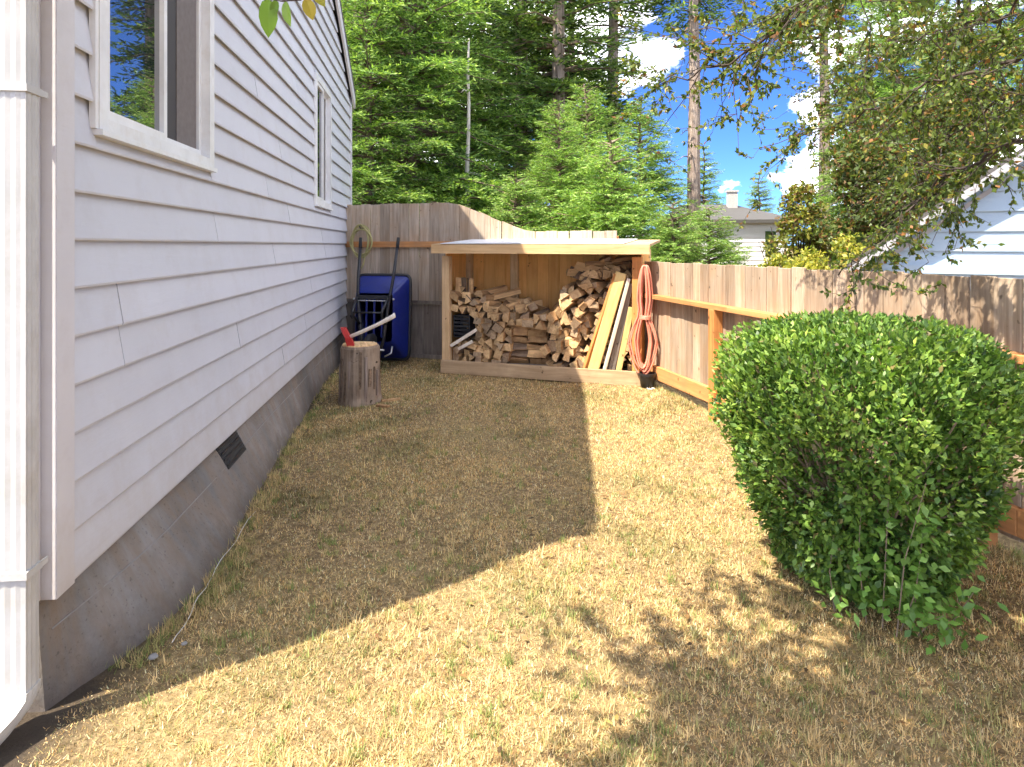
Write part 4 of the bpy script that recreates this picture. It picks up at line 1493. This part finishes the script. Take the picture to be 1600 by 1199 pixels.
MB().box(.25, 2 * APX - .25, -.035, -.0145, 1.08, 1.19).build('band_board', M['blue_siding'], gb)

# ------------------------------------------------------------------ the tree overhead: trunk behind the camera, branches over the yard
tree = thing('overhanging_tree', 'sparse small-leaved tree whose yellowing branches hang over the yard from above', 'tree', (.95, -1.1, 0))
TB = Vector((.95, -1.1, 0))
q = MB()
q.tube([(0, 0, -.2), (.02, .03, .8), (-.04, .1, 1.6), (-.02, .2, 2.3)], [.17, .13, .12, .11], 12)
q.build('trunk', M['bark'], tree, True)
crotch = Vector((.93, -.9, 2.25))
limbs = [
    # seen in the picture, upper right
    ([crotch, (1.5, .6, 2.9), (1.75, 1.7, 2.75), P(1620, 70, 2.7), P(1450, 130, 3.2), P(1320, 190, 3.7), P(1235, 215, 4.0)], .62),
    ([crotch, (1.7, .5, 2.7), (2.0, 1.6, 2.45), P(1640, 190, 2.6), P(1500, 265, 3.0), P(1400, 350, 3.3), P(1310, 430, 3.5)], .75),
    ([crotch, (1.1, .7, 3.0), (1.05, 1.5, 2.7), P(1340, -90, 2.3), P(1220, 40, 2.8), P(1110, 110, 3.1), P(1030, 120, 3.3)], .55),
    ([crotch, (1.6, .9, 3.2), (1.9, 2.0, 3.1), P(1600, 0, 3.2), P(1480, 40, 3.8), P(1380, 90, 4.3), P(1300, 150, 4.8)], 1.1),
    ([crotch, (1.9, .8, 3.0), (2.4, 2.0, 2.9), P(1700, 100, 3.3), P(1560, 160, 3.9), P(1460, 230, 4.4), P(1380, 300, 4.8)], 1.2),
    ([crotch, (1.3, 1.0, 3.3), (1.3, 2.2, 3.2), P(1350, -60, 3.4), P(1280, -10, 4.0), P(1200, 40, 4.6)], .7),
    ([crotch, (1.7, 1.0, 3.2), (2.0, 2.2, 3.2), P(1500, -10, 3.6), P(1560, 90, 4.2), P(1590, 200, 4.8)], 1.0),
    # overhead, out of the picture: they shade the lower right of the lawn
    ([crotch, (.3, -.1, 2.9), (-.6, .7, 3.1), (-1.0, 1.05, 3.15)], 4.0),
    ([crotch, (.6, .2, 2.9), (.1, 1.0, 3.0), (-.35, 1.45, 3.1)], 4.0),
    ([crotch, (.8, .2, 3.1), (.5, .8, 3.1), (.2, 1.25, 3.1)], 4.5),
    ([crotch, (1.2, .2, 3.2), (1.0, .8, 3.2), (.75, 1.35, 3.2)], 4.5),
    ([crotch, (.5, -.3, 3.2), (-.3, .3, 3.5), (-1.1, .7, 3.6)], 3.6),
    ([crotch, (.9, -.2, 3.3), (.4, .5, 3.6), (-.3, 1.1, 3.7)], 3.6),
    ([crotch, (.7, -.1, 3.2), (.1, .4, 3.3), (-.7, .7, 3.3)], 3.6),
    ([crotch, (.95, -.2, 2.9), (.7, .4, 3.0), (.45, .9, 3.0)], 4.2),
    ([crotch, (.6, -.2, 2.8), (.1, .5, 2.9), (-.25, 1.0, 2.95)], 3.6),
    ([crotch, (.2, .2, 2.75), (-.25, .75, 2.45), P(520, -60, 1.36)], .0),
]
rgt = np.random.default_rng(99)
LC, LD, LS = [], [], []
for li, (ctrl, dens) in enumerate(limbs):
    ctrl = [np.array(tuple(c)) for c in ctrl]
    # smooth polyline
    pts = []
    for i in range(len(ctrl) - 1):
        p0, p1 = ctrl[max(i - 1, 0)], ctrl[i]
        p2, p3 = ctrl[i + 1], ctrl[min(i + 2, len(ctrl) - 1)]
        for s in np.linspace(0, 1, 7, endpoint=False):
            pts.append(.5 * ((2 * p1) + (-p0 + p2) * s + (2 * p0 - 5 * p1 + 4 * p2 - p3) * s * s + (-p0 + 3 * p1 - 3 * p2 + p3) * s ** 3))
    pts.append(ctrl[-1])
    pts = np.array(pts) + rgt.normal(0, .012, (len(pts), 3))
    r0 = (.022 if li < 7 else .045) if dens > .3 else .010
    lb = MB()
    o_ = np.array(TB)
    fr = np.linspace(0, 1, len(pts))
    lb.tube([tuple(p - o_) for p in pts], list(r0 * (1 - fr) ** 1.7 + .0035), 7)
    seen = li < 7
    for i in range(5 if seen else 4, len(pts) - 1):
        f = i / len(pts)
        nside = rgt.poisson(3.1 * dens) if seen else rgt.poisson(1.7 * dens)
        for k in range(nside):
            d0 = nrm(pts[i + 1] - pts[i])
            if seen:
                d = nrm(d0 * .55 + rgt.normal(0, .6, 3) * np.array([1, .8, .75]) + np.array([-.12, .05, -.12]))
                L = rgt.uniform(.2, .65) * (1.15 - .4 * f)
            else:
                d = nrm(d0 * .4 + rgt.normal(0, .7, 3) * np.array([1, 1, .5]))
                L = rgt.uniform(.2, .6)
            tp = [pts[i]]
            dd = d.copy()
            for s_ in range(5):
                dd = nrm(dd + rgt.normal(0, .22, 3) + np.array([0, 0, -.07]))
                tp.append(tp[-1] + dd * L / 5)
            lb.tube([tuple(p - o_) for p in tp], [.0032, .0027, .0022, .0018, .0014, .001], 4, cap=False)
            for j in range(4):
                si = rgt.integers(1, 6)
                b0 = tp[si]
                d2 = nrm(d + rgt.normal(0, .7, 3) + np.array([0, 0, -.1]))
                l2 = L * rgt.uniform(.2, .5)
                b1 = b0 + d2 * l2 * .5 + rgt.normal(0, .01, 3)
                b2 = b1 + nrm(d2 + rgt.normal(0, .3, 3)) * l2 * .5
                lb.tube([tuple(b0 - o_), tuple(b1 - o_), tuple(b2 - o_)], [.0018, .0014, .001], 3, cap=False)
                nl = rgt.integers(14, 26) if seen else rgt.integers(16, 28)
                for m_ in range(nl):
                    u_ = rgt.uniform(.05, 1.05)
                    LC.append((b0 + (b1 - b0) * 2 * u_ if u_ < .5 else b1 + (b2 - b1) * (2 * u_ - 1)))
                    LD.append(nrm(d2 * .5 + rgt.normal(0, .6, 3) + np.array([0, 0, -.35])))
                    LS.append(rgt.uniform(.019, .036) if seen else rgt.uniform(.03, .052))
    lb.build('limb', M['twig'], tree, True)
# the little spray that hangs into the top left of the picture: a few broad leaves on a thin twig
SP = MB()
SPC = []
prof_l = [(0, 0), (.10, .30), (.28, .46), (.5, .5), (.72, .38), (.88, .18), (1.0, 0)]
def broad_leaf(base, d, nrm_, L, W, col):
    d = Vector(d).normalized()
    sd_ = d.cross(Vector(nrm_)).normalized()
    up_ = sd_.cross(d)
    base = Vector(base) - TB
    mid_, lf, rt_ = [], [], []
    for t_, w_ in prof_l:
        c_ = base + d * L * t_ - up_ * L * .12 * t_ * t_
        mid_.append(c_)
        lf.append(c_ + sd_ * W * w_ + up_ * W * .25 * w_)
        rt_.append(c_ - sd_ * W * w_ + up_ * W * .25 * w_)
    m = len(prof_l)
    F = []
    for i in range(m - 1):
        F += [(i, i + 1, m + i + 1, m + i), (i + 1, i, 2 * m + i, 2 * m + i + 1)]
    SP.add(mid_ + lf + rt_, F)
    SPC.extend([col] * len(F))
tw_pts = [P(520, -60, 1.36), P(492, -22, 1.33), P(470, 0, 1.32), P(440, 2, 1.31), P(416, -2, 1.31)]
for px_, py_, d_, n_, L_, W_, col in ((418, -2, (.0, .1, -1), (.5, -1, .1), .074, .036, (.20, .34, .05)), (446, 2, (.12, .0, -1), (-.6, -1, .2), .05, .024, (.24, .36, .07)),
                                     (478, -2, (.25, .1, -.8), (.2, -1, .3), .042, .026, (.42, .33, .05)), (432, 0, (-.3, .2, -.8), (.3, -1, 0), .035, .017, (.16, .27, .05)),
                                     (490, -12, (.5, .1, -.6), (0, -1, .4), .034, .02, (.36, .34, .06))):
    broad_leaf(P(px_, py_, 1.32), d_, n_, L_, W_, col)
spm = SP.mesh('leaf_spray', M['leaf'])
at_ = spm.color_attributes.new('Col', 'FLOAT_COLOR', 'CORNER')
at_.data.foreach_set('color', np.repeat(np.array([(*c, 1) for c in SPC], np.float32), 4, 0).ravel())
spo = put('leaf_spray', spm, tree)
spo['kind'] = 'stuff'
MB().tube([p - TB for p in tw_pts], [.003, .0025, .002, .0016, .001], 6).build('twig', M['twig'], tree, True)
LC, LD, LS = np.array(LC), np.array(LD), np.array(LS)
# keep the lens clear
kp = ~((np.linalg.norm(LC - np.array([0, 0, EYE]), axis=1) < .75))
LC, LD, LS = LC[kp], LD[kp], LS[kp]
V, F = leaves(LC - np.array(TB), LD, LS, LS * .55, rgt, .15)
cols = pick_cols(len(LC), [(.11, .16, .035), (.16, .21, .045), (.07, .11, .028), (.30, .27, .05), (.30, .14, .05)], rgt, .22, [.36, .28, .2, .1, .06])
put('crown', np_mesh('crown', V, F, M['leaf'], cols), tree)['kind'] = 'stuff'

# fallen leaves and bits of twig on the lawn under the tree
rng = np.random.default_rng(77)
n = 520
lx = rng.uniform(-.9, 2.2, n) ** 1.0
ly = rng.uniform(1.7, 4.2, n)
ok = (lx > wall_x(ly) + .3) & (lx < fence_x(ly) - .1) & (rng.random(n) < np.clip((lx + 1.2) / 2.2, .15, 1))
lx, ly = lx[ok], ly[ok]
n = len(lx)
C = np.stack([lx, ly, gz(lx, ly) + rng.uniform(.002, .014, n)], 1)
a = rng.uniform(0, 6.28, n)
V, F = leaves(C, np.stack([np.cos(a), np.sin(a), rng.normal(0, .15, n)], 1), rng.uniform(.02, .04, n), rng.uniform(.01, .019, n), rng, .3, np.tile([0, 0, 1.], (n, 1)) + rng.normal(0, .25, (n, 3)))
lt = put('fallen_leaves', np_mesh('fallen_leaves', V, F, M['leaf'], pick_cols(n, [(.22, .12, .06), (.32, .19, .08), (.14, .09, .05), (.38, .29, .1)], rng)))
lt['kind'] = 'stuff'
tag(lt, 'scattered dry brown leaves fallen on the lawn in the foreground', 'leaves')
